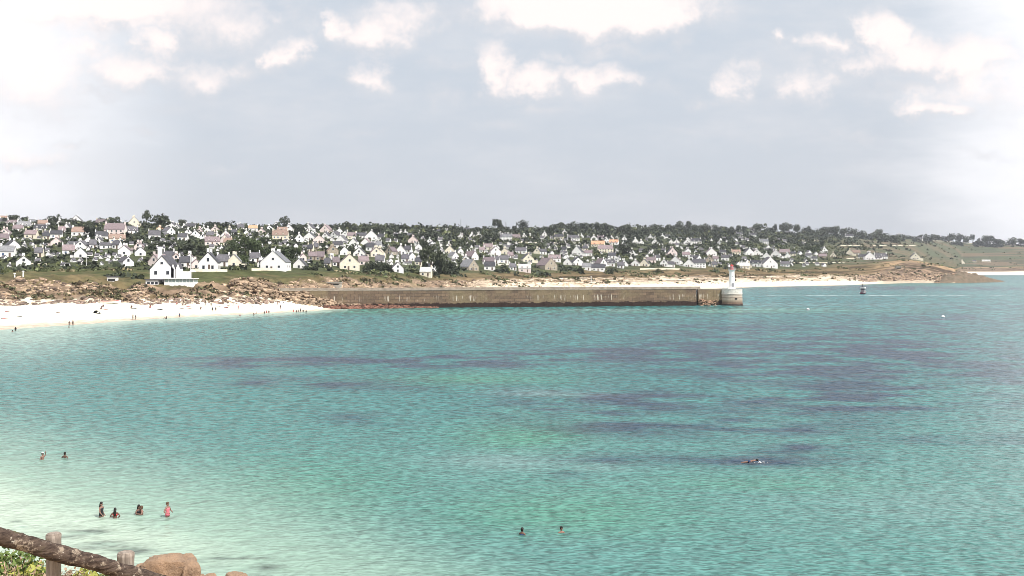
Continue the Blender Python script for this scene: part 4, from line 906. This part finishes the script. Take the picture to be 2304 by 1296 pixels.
def person_parts(pose):
    # metres; faces -Y (towards the camera); origin on the ground between the feet
    z = 0
    hip, ch, nk, hd = .93, 1.28, 1.44, 1.58
    lean = pose.get('lean', 0)
    def L(x, y, zz): return (x, y+lean*(zz-hip), zz)
    J = {'pelvis':(L(0,0,hip),(.15,.105)),'waist':(L(0,0,hip+.16),(.125,.09)),'chest':(L(0,0,ch),(.16,.105)),'up':(L(0,0,ch+.1),(.12,.08)),'neck':(L(0,0,nk),.055),'chin':(L(0,-.015,hd-.06),(.066,.072)),'head':(L(0,-.005,hd+.03),(.078,.094)),'crown':(L(0,.01,hd+.12),.058)}
    E = [('pelvis','waist'),('waist','chest'),('chest','up'),('up','neck'),('neck','chin'),('chin','head'),('head','crown')]
    hands = []
    for s, sn in ((1,'r'),(-1,'l')):
        el, wr = pose['arm_'+sn]
        J['sh'+sn] = (L(s*.175,0,ch+.085),.058); J['el'+sn] = (el,.042); J['wr'+sn] = (wr,.029)
        E += [('up','sh'+sn),('sh'+sn,'el'+sn),('el'+sn,'wr'+sn)]
        last_wrist[0] = 'wr'+sn; hands.append(add_hand(J, E, wr, Vector(wr)-Vector(el)))
        kn, an = pose['leg_'+sn]
        J['hp'+sn] = (L(s*.095,0,hip-.08),.088); J['kn'+sn] = (kn,.058); J['an'+sn] = (an,.040); J['ft'+sn] = ((an[0],an[1]-.13,an[2]-.04),.034)
        E += [('pelvis','hp'+sn),('hp'+sn,'kn'+sn),('kn'+sn,'an'+sn),('an'+sn,'ft'+sn)]
    return J, E, hands, L
def suit_mb(L, kind):
    rs = {'one': [(.84,.165,.12),(.93,.178,.128),(1.06,.142,.108),(1.16,.142,.108),(1.27,.172,.122),(1.36,.15,.105)], 'bikini_top': [(1.20,.162,.114),(1.27,.176,.128),(1.32,.168,.116)], 'trunks': [(.72,.185,.12),(.84,.18,.125),(.98,.165,.12)]}[kind]
    mb = MB()
    vs = []; n = 16
    mb.rings([(0, L(0,0,z)[1], z, rx, ry) for z, rx, ry in rs], n, cap=True); return mb
def hair_mb(L, long=False):
    mb = MB(); y0 = L(0,0,1.6)[1]
    mb.rings([(0,y0+.035,1.53,.07,.05),(0,y0+.03,1.58,.088,.078),(0,y0+.018,1.64,.094,.095),(0,y0+.005,1.69,.085,.093),(0,y0+.005,1.73,.055,.062),(0,y0+.008,1.745,.02,.02)], 14)
    if long: mb.rings([(0,y0+.10,1.18,.05,.02),(0,y0+.11,1.26,.085,.03),(0,y0+.09,1.4,.095,.04),(0,y0+.07,1.52,.092,.06),(0,y0+.04,1.62,.09,.075)], 12)
    return mb
ARM_DN = {'arm_r':((.25,.02,1.10),(.29,-.06,.86)), 'arm_l':((-.25,.02,1.10),(-.29,-.06,.86))}
LEG = {'leg_r':((.11,-.01,.5),(.12,.03,.09)), 'leg_l':((-.11,-.01,.5),(-.12,.03,.09))}
STRIDE = {'leg_r':((.11,-.14,.5),(.12,-.12,.09)), 'leg_l':((-.11,.08,.5),(-.12,.22,.12))}
POSE = {
 'stand': dict(ARM_DN, **LEG),
 'walk': dict(arm_r=((.24,.10,1.1),(.26,-.02,.88)), arm_l=((-.24,-.08,1.1),(-.25,-.26,.95)), **STRIDE),
 'elbows': dict(arm_r=((.33,.03,1.14),(.22,-.17,1.08)), arm_l=((-.33,.03,1.14),(-.22,-.17,1.08)), **LEG),
 'hug': dict(arm_r=((.30,-.12,1.22),(.10,-.30,1.22)), arm_l=((-.30,-.12,1.2),(-.08,-.31,1.16)), lean=-.1, **LEG),
 'lift': dict(arm_r=((.27,-.08,1.52),(.16,-.13,1.72)), arm_l=((-.26,.02,1.1),(-.3,-.05,.9)), **LEG),
 'sit': dict(arm_r=((.27,.14,.0),(0,0,0)), arm_l=((0,0,0),(0,0,0)), **LEG)}
BODY = {}
def get_body(pk, skin):
    if (pk, skin) not in BODY:
        J, E, hands, L = person_parts(POSE[pk]); me = body_mesh(J, E, m=M_skin if skin == 0 else M_skin2)
        # hands, nose, ears join the body surface
        ex = MB()
        for h_ in hands: ex.add(h_.v, h_.f)
        y0 = L(0,0,1.6)[1]
        ex.tube([(0,y0-.082,1.625),(0,y0-.112,1.585)], [.008,.014], 6)
        for s in (-1, 1): ex.rings([(s*.082, y0+.01, 1.57, .012, .02), (s*.088, y0+.01, 1.60, .012, .024), (s*.084, y0+.01, 1.63, .008, .016)], 8)
        bm = bmesh.new(); bm.from_mesh(me); m2 = ex.mesh('x'); bm.from_mesh(m2); bm.to_mesh(me); bm.free(); bpy.data.meshes.remove(m2)
        BODY[pk, skin] = (me, L, {})
    return BODY[pk, skin]
M_eye = mat('eye', (.02,.015,.012), .3); M_lip = mat('lips', (.32,.10,.09), .5)
def person(p, rz, pk, suit, skin=0, long=False, cap=None, scale=1., sink=0., faces=True, roll=None, hairm=None, **kw):
    me, L, cache = get_body(pk, skin)
    o = empty('person', Vector(p)-Vector((0, 0, sink*scale)), rz, cat='person', **kw); o.scale = (scale,)*3
    link('body', me, None, o)
    if ('hair', long) not in cache: cache['hair', long] = hair_mb(L, long).mesh('hair', M_hair, True)
    hm = cache['hair', long]
    if hairm is not None: hm = hair_mb(L, long).mesh('hair', hairm, True)
    link('hair', hm, None, o)
    for kind, c in suit:
        if (kind, c) not in cache: cache[kind, c] = suit_mb(L, kind).mesh('swimsuit', SUIT[c], True)
        link({'one':'swimsuit','bikini_top':'bikini_top','trunks':'trunks'}[kind], cache[kind, c], None, o)
    if cap: MB().rings([(0,L(0,0,1.6)[1],1.66,.10,.11),(0,L(0,0,1.6)[1],1.70,.10,.10),(0,L(0,0,1.6)[1],1.76,.05,.05)], 12).obj('cap', SUIT[cap], o, True)
    if faces:
        y0 = L(0,0,1.6)[1]
        for s in (-1, 1): MB().rings([(s*.032,y0-.09,1.617,.011,.006),(s*.032,y0-.094,1.622,.012,.006),(s*.032,y0-.09,1.628,.011,.006)], 8).obj('eye', M_eye, o)
        MB().rings([(0,y0-.083,1.545,.022,.006),(0,y0-.086,1.552,.024,.006),(0,y0-.083,1.558,.02,.006)], 8).obj('mouth', M_lip, o)
    return o
def bather(x, y, vis, rz, *a, tall=1.7, **kw):      # vis: how many metres of the body show above the water
    s = tall/1.72; return person(sea(x, y), R(rz), *a, scale=s, sink=(tall-vis)/s, **kw)
bather(96, 1034, .60, 70, 'lift', [('trunks','blue')], cap='white', label='bather chest-deep with a white cap and raised arm, far left of the bay')
bather(146, 1031, .52, 170, 'elbows', [('trunks','blue')], 1, label='dark-haired bather chest-deep beside the one in the white cap')
bather(228, 1163, .95, 75, 'walk', [('one','black')], long=True, label='long-haired woman in a black swimsuit wading hip-deep')
bather(259, 1166, .66, 190, 'elbows', [('bikini_top','red'),('trunks','red')], 1, long=True, tall=1.6, label='dark-haired woman in a red bikini, back turned, waist-deep')
bather(311, 1157, .62, 60, 'hug', [('one','black')], 1, long=True, label='left one of the hugging couple in the shallows, long dark hair')
bather(320.5, 1157, .55, -60, 'hug', [('trunks','pink')], hairm=M_hairb, label='right one of the hugging couple in the shallows, fair short hair')
bather(377, 1163, .95, 70, 'elbows', [('one','pink')], hairm=M_hairb, label='woman in a pink swimsuit standing waist-deep, rightmost of the waders')
bather(1175, 1203, .42, 150, 'stand', [('one','blue')], 1, label='dark-haired swimmer with only head and shoulders out, left of the pair in mid bay')
bather(1263, 1199, .38, 20, 'stand', [('one','black')], label='swimmer facing the shore with dark hair, right of the pair in mid bay')
# swimmer doing the crawl, lying in the surface with one arm over
p = sea(1696, 1041)
cr_ = person(p, R(80), 'lift', [('trunks','blue')], 0, label='lone swimmer doing the crawl with one arm raised, right half of the bay')
cr_.scale = (.85,)*3; cr_.rotation_euler = (R(78), 0, R(80)); cr_.location = p+Vector((-1.1, 0, -.02))
M_foam = mat('foam', (.8,.82,.82), .6, 8, .2)
mb = MB()
for i in range(16):
    a_ = random.uniform(0, 6.28); rr = random.uniform(.1, .4); s_ = random.uniform(.02, .06)
    mb.rings([(rr*math.cos(a_)*1.6, rr*math.sin(a_), 0, s_*1.5, s_), (rr*math.cos(a_)*1.6, rr*math.sin(a_), s_*.6, s_*.9, s_*.6)], 7)
meta(mb.obj('splash', M_foam, None, True, p+Vector((.6, 0, .01))), 'white splash kicked up behind the crawling swimmer', 'splash', kind='stuff')

# seated and lying figures for the beach, grown the same way
def seated():
    J = {'pelvis':((0,0,.13),(.15,.11)),'waist':((0,.06,.30),(.12,.09)),'chest':((0,.10,.46),(.15,.10)),'up':((0,.10,.56),.11),'neck':((0,.08,.66),.055),'head':((0,.05,.80),(.08,.09)),'crown':((0,.06,.90),.06)}
    E = [('pelvis','waist'),('waist','chest'),('chest','up'),('up','neck'),('neck','head'),('head','crown')]
    for s, n_ in ((1,'r'),(-1,'l')):
        J['s'+n_] = ((s*.18,.10,.54),.055); J['e'+n_] = ((s*.28,-.08,.36),.042); J['w'+n_] = ((s*.18,-.32,.42),.03)
        J['h'+n_] = ((s*.1,-.1,.12),.085); J['k'+n_] = ((s*.14,-.45,.46),.06); J['a'+n_] = ((s*.12,-.68,.08),.042); J['f'+n_] = ((s*.12,-.82,.04),.035)
        E += [('up','s'+n_),('s'+n_,'e'+n_),('e'+n_,'w'+n_),('pelvis','h'+n_),('h'+n_,'k'+n_),('k'+n_,'a'+n_),('a'+n_,'f'+n_)]
    return body_mesh(J, E)
SEAT = seated()
SEATH = MB().rings([(0,.08,.72,.07,.05),(0,.075,.78,.09,.08),(0,.06,.85,.092,.092),(0,.055,.92,.06,.06)], 12).mesh('hair', M_hair, True)
SEATS = {c: MB().rings([(0,.02,.08,.17,.13),(0,.05,.26,.145,.11),(0,.1,.44,.17,.12),(0,.1,.54,.15,.10)], 14).mesh('swimsuit', SUIT[c], True) for c in ('black','red','blue','pink')}
def lie_obj(o):
    o.rotation_euler = (R(-88), 0, o.rotation_euler[2]); o.location.z += .12
def spot(x, y):
    ym, _ = 0, 0; wl = HY+CH*F/np.interp(x, kx, lev[:, 1, 0])
    if y > wl-.5: return sea(x, y), True
    return hit(x, y, 1.0)[0], False
cl_ = ['black','blue','red','black','grey','pink']; i = 0
def nm(n, s): return s
BP = [(223,683,'s','black'),(299,720,'s','grey'),(305,720,'s','grey'),(308,683,'s','black'),(338,688.5,'t','black'),(338,693,'t','red'),(397,685,'t','pink'),(410,687,'t','black'),(413,685.5,'s','black'),(418,687,'t','black'),(414,695,'l','blue'),(452,696,'t','black'),
 (462,688,'s','black'),(475,690,'s','black'),(478,702,'s','black'),(485.5,702,'s','black'),(502,684.5,'t','black'),(515,689.5,'t','black'),(524.5,688,'s','blue'),(404,714,'s','blue'),(374,718,'t','black'),(567,696,'s','grey'),(536,697,'s','pink'),(587,686,'t','black'),(625,687,'s','grey'),(631,696,'s','black'),
 (660,702,'w','red'),(667,703,'w','black'),(671,702,'w','blue'),(676,703,'s','black'),(682,701.5,'w','black'),(689,703,'w','black'),(576.5,706,'w','grey'),(571,710,'w','grey'),(595,705.5,'w','black'),(600,704,'w','red'),(605,703.5,'w','black'),(614,709,'d','blue'),(155,738,'d','black'),(156,734,'s','grey'),(164,732.5,'s','black'),
 (28,747,'d','black'),(35,744,'w','black'),(232,691,'t','black'),(228,696,'t','blue'),(237,696.5,'l','black'),(244,697,'l','red'),(135,704,'l','black'),(21,702,'l','pink'),(18,718,'l','pink'),(296,693,'t','black'),(431,690.5,'l','pink'),(431,695,'l','pink'),(540,710,'d','red')]
WORD = dict(s='standing', t='sitting', l='lying', w='wading', d='swimming')
def bseg(x): return ('on far left beach' if x < 200 else 'below the small hut' if x < 350 else 'below the cafe' if x < 455 else 'right of the cafe' if x < 550 else 'by the pier root')
grp = {}
for e in BP: grp.setdefault((e[2], e[3], bseg(e[0])), []).append(e)
for e in BP:
    x, y, k, c = e; p, inw = spot(x, y); K = sorted(grp[(k, c, bseg(x))]); n_ = K.index(e)
    lab = f"person {WORD[k]} in {c if c != 'blue' else 'navy'} swimwear {bseg(x)}"+(f", {ORD[n_]} such from left" if len(K) > 1 else '')
    kw = dict(label=lab, group='people on the beach')
    if k == 't':
        o = empty('person', p, random.uniform(-1.5, 1.5), cat='person', **kw); o.scale = (1.15,)*3
        link('body', SEAT, None, o); link('hair', SEATH, None, o); link('swimsuit', SEATS[c if c in SEATS else 'black'], None, o)
    else:
        pk = random.choice(('stand','walk','elbows')); kind = 'one' if c != 'grey' else 'trunks'
        o = person(p, random.uniform(-3, 3), pk, [(kind, c)], random.randrange(2), random.random() < .5 and k != 'l', faces=False, sink={'s':(.25 if inw else 0),'l':0,'w':.75,'d':1.25}[k], **kw)
        if k == 'l': lie_obj(o); o.rotation_euler[2] = R(90)+random.uniform(-.4, .4)
# towels, tent, boat on the sand
def towel(x, y, w, c, lab):
    p, _ = spot(x, y); s = p.y/F; n = 8; mb = MB(); W_ = w*s
    for i in range(n+1):
        for j, yy_ in enumerate((-.9, .9)):
            mb.v.append((-W_/2+W_*i/n, yy_, .10+.04*math.sin(i*1.7+j)))
    for i in range(n): mb.f.append((2*i, 2*i+2, 2*i+3, 2*i+1))
    k = len(mb.v); mb.v += [(a, b_, z-.05) for a, b_, z in mb.v]; mb.f += [tuple(q_+k for q_ in f[::-1]) for f in mb.f[:n]]
    meta(mb.obj('beach_towel', SUIT[c], None, False, p), lab, 'towel', 'towels on the sand')
towel(44, 713, 8, 'black', 'black towel alone on the sand at the far left'); towel(492, 690.5, 9, 'grey', 'grey towel beside people right of the cafe')
towel(509, 692, 8, 'red', 'red towel on the sand right of the cafe'); towel(302, 694.5, 12, 'grey', 'grey towel under people below the small hut'); towel(360, 696, 12, 'blue', 'navy towel on the sand left of the cafe')
p, _ = spot(219, 705); tn = empty('beach_tent', p, 0, label='low black beach shelter on the white sand below the small hut', cat='tent')
mb = MB(); n = 10
for i in range(n+1):
    a_ = math.pi*i/n
    for yy_, k in ((-.7, 1.), (.9, .6)): mb.v.append((-1.0*math.cos(a_)*k, yy_, .95*math.sin(a_)*k))
for i in range(n): mb.f.append((2*i, 2*i+1, 2*i+3, 2*i+2))
k = len(mb.v); mb.v += [(a*.96, b_, z*.96) for a, b_, z in mb.v]; mb.f += [tuple(q_+k for q_ in f[::-1]) for f in mb.f[:n]]
mb.obj('canopy', M_black, tn); MB().box(-1.0, .95, -.6, .8, .02, .1).obj('groundsheet', M_black, tn)
p, _ = spot(247, 682.5); kb = empty('beached_boat', p, R(8), label='red and white open boat hauled up at the foot of the rocks', cat='boat')
st = [(-3.4,.7,.8),(-2,1.,.7),(0,1.1,.7),(2,.9,.8),(3.6,.05,1.05)]
mb = MB()
for (x, w_, z) in st: mb.v += [(x,-w_,z),(x,-w_*.7,.25),(x,0,.05),(x,w_*.7,.25),(x,w_,z)]
for i in range(4):
    for k in range(4): mb.f.append((5*i+k, 5*i+5+k, 5*i+6+k, 5*i+k+1))
mb.f.append((0,1,2,3,4)); mb.obj('hull', M_white, kb)
MB().add([(x, s_*w_*.93, z-.06) for (x, w_, z) in st for s_ in (-1, 1)], [(2*i, 2*i+2, 2*i+3, 2*i+1) for i in range(4)]).obj('cover', SUIT['pink'], kb)
mb = MB(); [mb.tube([(x, s_*w_, z+.03) for (x, w_, z) in st], .07, 6) for s_ in (-1, 1)]; mb.obj('gunwale', M_red, kb)

# ------------------------------------------------------------------ near headland, shore boulders, fence, shrubs
gx_, gy_ = np.meshgrid(np.linspace(-75, 75, 220), np.concatenate([np.linspace(-40, 5, 20), np.linspace(5.3, 20, 70), np.linspace(20.5, 78, 70)]), indexing='ij')
def near_z(X, Y):
    X = np.asarray(X, float); Y = np.asarray(Y, float)
    shl = 50+4*sst(-18, -34, X)+0*X
    Yn = np.where(Y > 20, 20+(Y-20)*30/(shl-20), Y)
    z = np.interp(Yn, [-40,0,7,10,12,14,20,30,40,46,50,60,80], [14.,12.9,12.35,12.15,11.75,10.9,8.2,5.0,2.2,.9,0,-1.5,-3])
    crest = np.exp(-((Y-11.3)/1.1)**2)*(1-sst(-4.9, -4.1, X))
    z = z+crest*.38*(1+.4*(fbm(X*1.3, Y*1.3, 3)-.5))
    z = z+(fbm(X/4, Y/4, 4)-.5)*np.interp(Y, [0,12,30,50,60], [.2,.25,1.6,.7,.2])+(fbm(X*1.6, Y*1.6, 3)-.5)*.12
    return z
NZ = near_z(gx_, gy_)
nA = fbm(gx_/2, gy_/2, 4)[..., None]
ca = cc(.46,.34,.22)*(.75+.5*nA); cg = cc(.13,.15,.06)*(.7+.6*nA)
cn = ca+(cg-ca)*sst(.5, .62, fbm(gx_/5+4, gy_/5, 3)[..., None])*.8
cn = cn+(cc(.46,.44,.36)-cn)*(1-sst(.9, 2.2, NZ[..., None]))
idx = np.arange(gx_.size).reshape(gx_.shape)
Fn = np.stack([idx[:-1, :-1], idx[1:, :-1], idx[1:, 1:], idx[:-1, 1:]], -1).reshape(-1, 4)
M_near = mat('headland_soil', (.3,.3,.2), .95, 3., .3, attr=True, bump=.6, bscale=9, spec=.1)
meta(link('headland_ground', np_mesh('headland_ground', np.stack([gx_, gy_, NZ], -1).reshape(-1, 3), Fn, M_near, cn.reshape(-1, 3), True)), kind='structure')

mg = bpy.data.materials.new('orange_granite'); mg.use_nodes = True; q = NT(mg.node_tree); b = mg.node_tree.nodes['Principled BSDF']
tcg = q.node('ShaderNodeTexCoord').outputs['Object']
cg_ = q.mix(q.rng(q.noise(tcg, 1.1, 4, .6), .35, .7), (.42,.275,.175,1), (.29,.20,.135,1))
cg_ = q.mix(q.rng(q.noise(tcg, 3.5, 6, .75), .58, .72, 0, .8), cg_, (.20,.15,.10,1))
cg_ = q.mix(q.rng(q.noise(q.vm('MULTIPLY', tcg, (1, 1, 4.5)), 1.6, 5, .75), .60, .66, 0, .85), cg_, (.085,.06,.045,1))
cg_ = q.mix(q.rng(q.noise(tcg, 25, 3, .6), .35, .65, 0, .25), cg_, (.25,.18,.14,1))
q.put(b.inputs['Base Color'], cg_); b.inputs['Roughness'].default_value = .85
bn = q.node('ShaderNodeBump', i_Strength=1., i_Distance=.22); q.put(bn.inputs['Height'], q.noise(tcg, 3.4, 8, .75)); q.l.new(bn.outputs[0], b.inputs['Normal'])
def boulder(loc, sc, seed, lab, rz=0, cracks=()):
    from mathutils import noise
    bm = bmesh.new(); bmesh.ops.create_icosphere(bm, subdivisions=5, radius=1); r_ = random.Random(seed); o3 = Vector((seed*3.1, 1.7, 4.4))
    pl = [(Vector((r_.gauss(0,1), r_.gauss(0,1), r_.gauss(0,.6))).normalized(), r_.uniform(.72, .88)) for _ in range(7)]+([(Vector((.05, 0, 1)), .60), (Vector((1, .1, .12)).normalized(), .74)] if cracks else [])
    for v in bm.verts:
        c = v.co.copy()
        for n_, k in pl:
            d = c.dot(n_)-k
            if d > 0: c -= n_*d*.8
        c *= 1+.13*noise.noise(c*1.3+o3)+.06*noise.noise(c*3.4+o3)+.035*noise.noise(c*9+o3)+.012*noise.noise(c*22+o3)
        for (n_, k, dp) in cracks:
            d = abs(c.dot(Vector(n_).normalized())-k+.05*noise.noise(c*2.4+o3)); c *= 1-dp*math.exp(-(d/.035)**2)
        v.co = Vector((c.x*sc[0], c.y*sc[1], c.z*sc[2]))
    me = bpy.data.meshes.new('boulder'); bm.to_mesh(me); bm.free(); me.materials.append(mg); me.polygons.foreach_set('use_smooth', [True]*len(me.polygons))
    o = link('boulder', me, None, None, loc); o.rotation_euler = (0, 0, rz); return meta(o, lab, 'boulder', 'boulders on the near shore')
boulder(wp(386, 1304, 44), (1.5, 1.1, 1.62), 3, 'largest rounded orange granite boulder, behind the fence rail', .2, (((.1,0,1),.28,.06),((1,.2,.5),.62,.08)))
boulder(wp(338, 1290, 45), (.75, .8, .62), 5, 'smaller low boulder touching the left side of the largest one')
boulder(wp(430, 1288, 43.5), (.42, .5, .52), 9, 'rough dark-edged rock at the right end of the largest boulder')
boulder(wp(532, 1312, 47), (.62, .6, .72), 14, 'small rounded orange boulder standing alone at the bottom edge', .5, (((1,0,.3),-.1,.05),))
boulder(wp(470, 1303, 46), (.36, .4, .30), 21, 'little dark broken rock between the two orange boulders')
boulder(wp(448, 1318, 44), (.5, .5, .5), 23, 'low rock half hidden right of the largest boulder', .8)

# fence: weathered rail with lichen, two posts
mr = bpy.data.materials.new('weathered_wood'); mr.use_nodes = True; q = NT(mr.node_tree); b = mr.node_tree.nodes['Principled BSDF']
tcr = q.node('ShaderNodeTexCoord').outputs['Object']
lo = q.vm('MULTIPLY', tcr, (3, 3, 14))
cw_ = q.mix(q.rng(q.noise(lo, 3.2, 6, .7), .35, .65), (.045,.032,.027,1), (.13,.095,.075,1))
cw_ = q.mix(q.rng(q.noise(tcr, 13, 5, .7), .56, .66, 0, .85), cw_, (.38,.31,.24,1))
cw_ = q.mix(q.rng(q.noise(tcr, 21, 4, .65), .62, .70, 0, .9), cw_, (.55,.50,.42,1))
cw_ = q.mix(q.rng(q.noise(tcr, 7, 5, .7), .58, .66, 0, .8), cw_, (.025,.018,.016,1))
cw_ = q.mix(q.rng(q.noise(tcr, 5, 3, .6), .60, .70, 0, .5), cw_, (.16,.17,.07,1))
q.put(b.inputs['Base Color'], cw_); b.inputs['Roughness'].default_value = .9; b.inputs['Specular IOR Level'].default_value = .15
bn = q.node('ShaderNodeBump', i_Strength=1., i_Distance=.02); q.put(bn.inputs['Height'], q.noise(tcr, 26, 7, .75)); q.l.new(bn.outputs[0], b.inputs['Normal'])
mpst = bpy.data.materials.new('sawn_post_wood'); mpst.use_nodes = True; q = NT(mpst.node_tree); b = mpst.node_tree.nodes['Principled BSDF']
tcr = q.node('ShaderNodeTexCoord').outputs['Object']; gr = q.vm('MULTIPLY', tcr, (9, 9, .7))
cw_ = q.mix(q.rng(q.noise(gr, 4, 6, .7), .3, .7), (.36,.30,.25,1), (.17,.135,.11,1))
cw_ = q.mix(q.rng(q.noise(tcr, 16, 4, .7), .62, .7), cw_, (.10,.07,.05,1))
q.put(b.inputs['Base Color'], cw_); b.inputs['Roughness'].default_value = .9
bn = q.node('ShaderNodeBump', i_Strength=.8, i_Distance=.012); q.put(bn.inputs['Height'], q.noise(gr, 7, 6, .7)); q.l.new(bn.outputs[0], b.inputs['Normal'])
from mathutils import noise as mn
def wood_tube(pts, rad, name, m, parent, nseg=160, n=36, amp=.05, flat=None, capn=1):
    P_ = []; 
    for i in range(nseg+1):
        f_ = i/nseg*(len(pts)-1); k = min(int(f_), len(pts)-2); P_.append(pts[k].lerp(pts[k+1], f_-k))
    mb = MB(); L0 = 0
    for i, c in enumerate(P_):
        d = (P_[min(i+1, nseg)]-P_[max(i-1, 0)]).normalized(); up = Vector((0,0,1)) if abs(d.z) < .9 else Vector((0,1,0)); a = d.cross(up).normalized(); b_ = a.cross(d)
        for k in range(n):
            t_ = 2*math.pi*k/n; dr = a*math.cos(t_)+b_*math.sin(t_); pt = c+dr*rad
            r_ = rad*(1+amp*1.4*mn.noise(pt*4)+amp*mn.noise(pt*14)+amp*.9*mn.noise(Vector((pt.x*9, pt.y*9, pt.z*36)))+amp*.5*mn.noise(pt*50))
            if mn.noise(pt*11+Vector((9,9,9))) > .32: r_ *= 1-amp*1.3
            mb.v.append(tuple(c+dr*r_))
    for j in range(nseg):
        for k in range(n): a1 = j*n+k; b1 = j*n+(k+1) % n; mb.f.append((a1, b1, b1+n, a1+n))
    mb.f += [tuple(range(n))[::-1], tuple(nseg*n+k for k in range(n))]
    me = mb.mesh(name, m, True); return link(name, me, None, parent)
fence = empty('wooden_fence', wp(122, 1400, 8.6), 0, label='weathered wooden rail fence on two posts at the bottom left corner', cat='fence')
inv = Matrix.Translation(-fence.location)
def fl(v): return inv @ v
rp = [fl(wp(x, y, Y)) for x, y, Y in ((-260,1136,7.4),(-120,1174,7.65),(0,1207,7.9),(60,1222,8.05),(122,1243,8.2),(200,1262,8.35),(285,1288,8.6),(365,1312,8.85),(480,1345,9.2),(640,1392,9.7))]
wood_tube(rp, .0675, 'rail', mr, fence, 300, 40, .07)
for (x, yt, Y, w) in ((120.5, 1203, 8.36, 33), (283, 1245, 8.78, 37)):
    top = fl(wp(x, yt, Y)); bot = Vector((top.x, top.y, float(near_z(top.x+fence.location.x, top.y+fence.location.y))-fence.location.z-.3))
    r_ = w/2/F*Y*.98
    po = wood_tube([bot, top], r_, 'post', mpst, fence, 60, 28, .03)
    # chamfered, split top
    mb = MB(); mb.rings([(top.x, top.y, top.z-.002, r_*.97, r_*.97), (top.x, top.y, top.z+.010, r_*.9, r_*.9), (top.x+.004, top.y, top.z+.016, r_*.7, r_*.7)], 28); cpo = mb.obj('end_grain', mpst, po)
    MB().tube([(top.x+.012, top.y-r_*1.0, top.z-.42), (top.x+.012, top.y-r_*1.12, top.z-.42)], .012, 8).obj('bolt', M_dark, po)

# shrubs and dry stems around the fence foot
M_lf = [mat('shrub_leaf', (.12,.17,.045), .6, 6, .4), mat('yellow_shrub_leaf', (.30,.31,.07), .6, 6, .35), mat('dry_stem', (.42,.30,.21), .8, 8, .4), mat('dark_twig', (.06,.045,.035), .9)]
def shrub(x, yt, Y, w, h, kind, lab, n=700, name='shrub'):
    px = (x-CX)/F*Y; zt = CH+(HY-yt)/F*Y; z0 = float(near_z(px, Y)); h = max(h, zt-z0)
    o = empty(name, (px, Y, z0), 0, label=lab, cat='shrub', group='shrubs under the fence')
    r_ = np.random.default_rng(int(abs(x))*7+3); N = 34; st_ = MB(); tips = []
    for i in range(N):
        a_ = r_.uniform(0, 6.28); l = h*r_.uniform(.55, 1.0); sp_ = r_.uniform(.05, .5)*w
        b0 = Vector((r_.uniform(-.18,.18)*w, r_.uniform(-.18,.18)*w, -.05)); m0 = b0+Vector((math.cos(a_)*sp_*.4, math.sin(a_)*sp_*.4, l*.55)); e0 = b0+Vector((math.cos(a_)*sp_, math.sin(a_)*sp_, l))
        st_.tube([b0, m0, e0], [.008, .006, .003], 5); tips += [(m0.lerp(e0, q_), i) for q_ in (0., .35, .7, 1.)]
    st_.obj('stems', M_lf[2] if kind != 'dark' else M_lf[3], o)
    k = r_.integers(0, len(tips), n); c = np.array([tips[j][0][:] for j in k])+r_.normal(size=(n, 3))*.05
    t1 = r_.normal(size=(n, 3)); t1 /= np.linalg.norm(t1, axis=1)[:, None]; t2 = np.cross(r_.normal(size=(n, 3)), t1); t2 /= np.linalg.norm(t2, axis=1)[:, None]
    s_ = (.022 if kind != 'dry' else .014)*(.6+.9*r_.random((n, 1)))
    V = np.stack([c-t1*s_*1.5, c+t2*s_*.7, c+t1*s_*1.5, c-t2*s_*.7], 1).reshape(-1, 3)
    link('leaves', np_mesh('leaves', V, np.arange(4*n).reshape(-1, 4), M_lf[{'green':0,'yellow':1,'dry':2,'dark':0}[kind]]), None, o)
shrub(22, 1233, 10.8, .55, .3, 'green', 'fresh green leafy shrub at the left edge under the rail', 900)
shrub(78, 1258, 11.2, .45, .3, 'green', 'small green shrub just left of the first post', 500)
shrub(60, 1272, 10.4, .5, .25, 'yellow', 'yellow-green shrub low down left of the first post', 600)
shrub(10, 1262, 10.2, .5, .25, 'dry', 'pinkish dry seed-head clump at the left edge', 700, 'dry_plant')
shrub(40, 1268, 10.9, .4, .25, 'dry', 'pinkish dry clump between the green shrubs', 500, 'dry_plant')
shrub(95, 1276, 10.8, .35, .2, 'dark', 'twiggy dark-stemmed shrub touching the first post', 250)
shrub(150, 1279, 11.4, .4, .2, 'dry', 'pale dry clump just right of the first post', 400, 'dry_plant')
shrub(195, 1285, 11.6, .45, .2, 'yellow', 'yellow-green shrub between the two posts', 500)
shrub(235, 1292, 11.8, .4, .2, 'green', 'low green shrub left of the second post', 400)
shrub(-40, 1245, 10.6, .6, .3, 'green', 'green shrub cut by the left picture edge', 500)

# ------------------------------------------------------------------ sea air
HAZE = .00007
if HAZE:
    mz = bpy.data.materials.new('sea_haze'); mz.use_nodes = True; q = NT(mz.node_tree); q.n.clear()
    pv = q.node('ShaderNodeVolumePrincipled'); pv.inputs['Color'].default_value = (.86,.90,1,1); pv.inputs['Density'].default_value = HAZE; pv.inputs['Anisotropy'].default_value = .3
    q.l.new(pv.outputs[0], q.node('ShaderNodeOutputMaterial').inputs['Volume'])
    hz = MB().box(-9000, 9500, -60, 9300, -8, 190).obj('haze', mz); meta(hz, 'thin pale sea air over the whole bay', 'haze', kind='stuff')
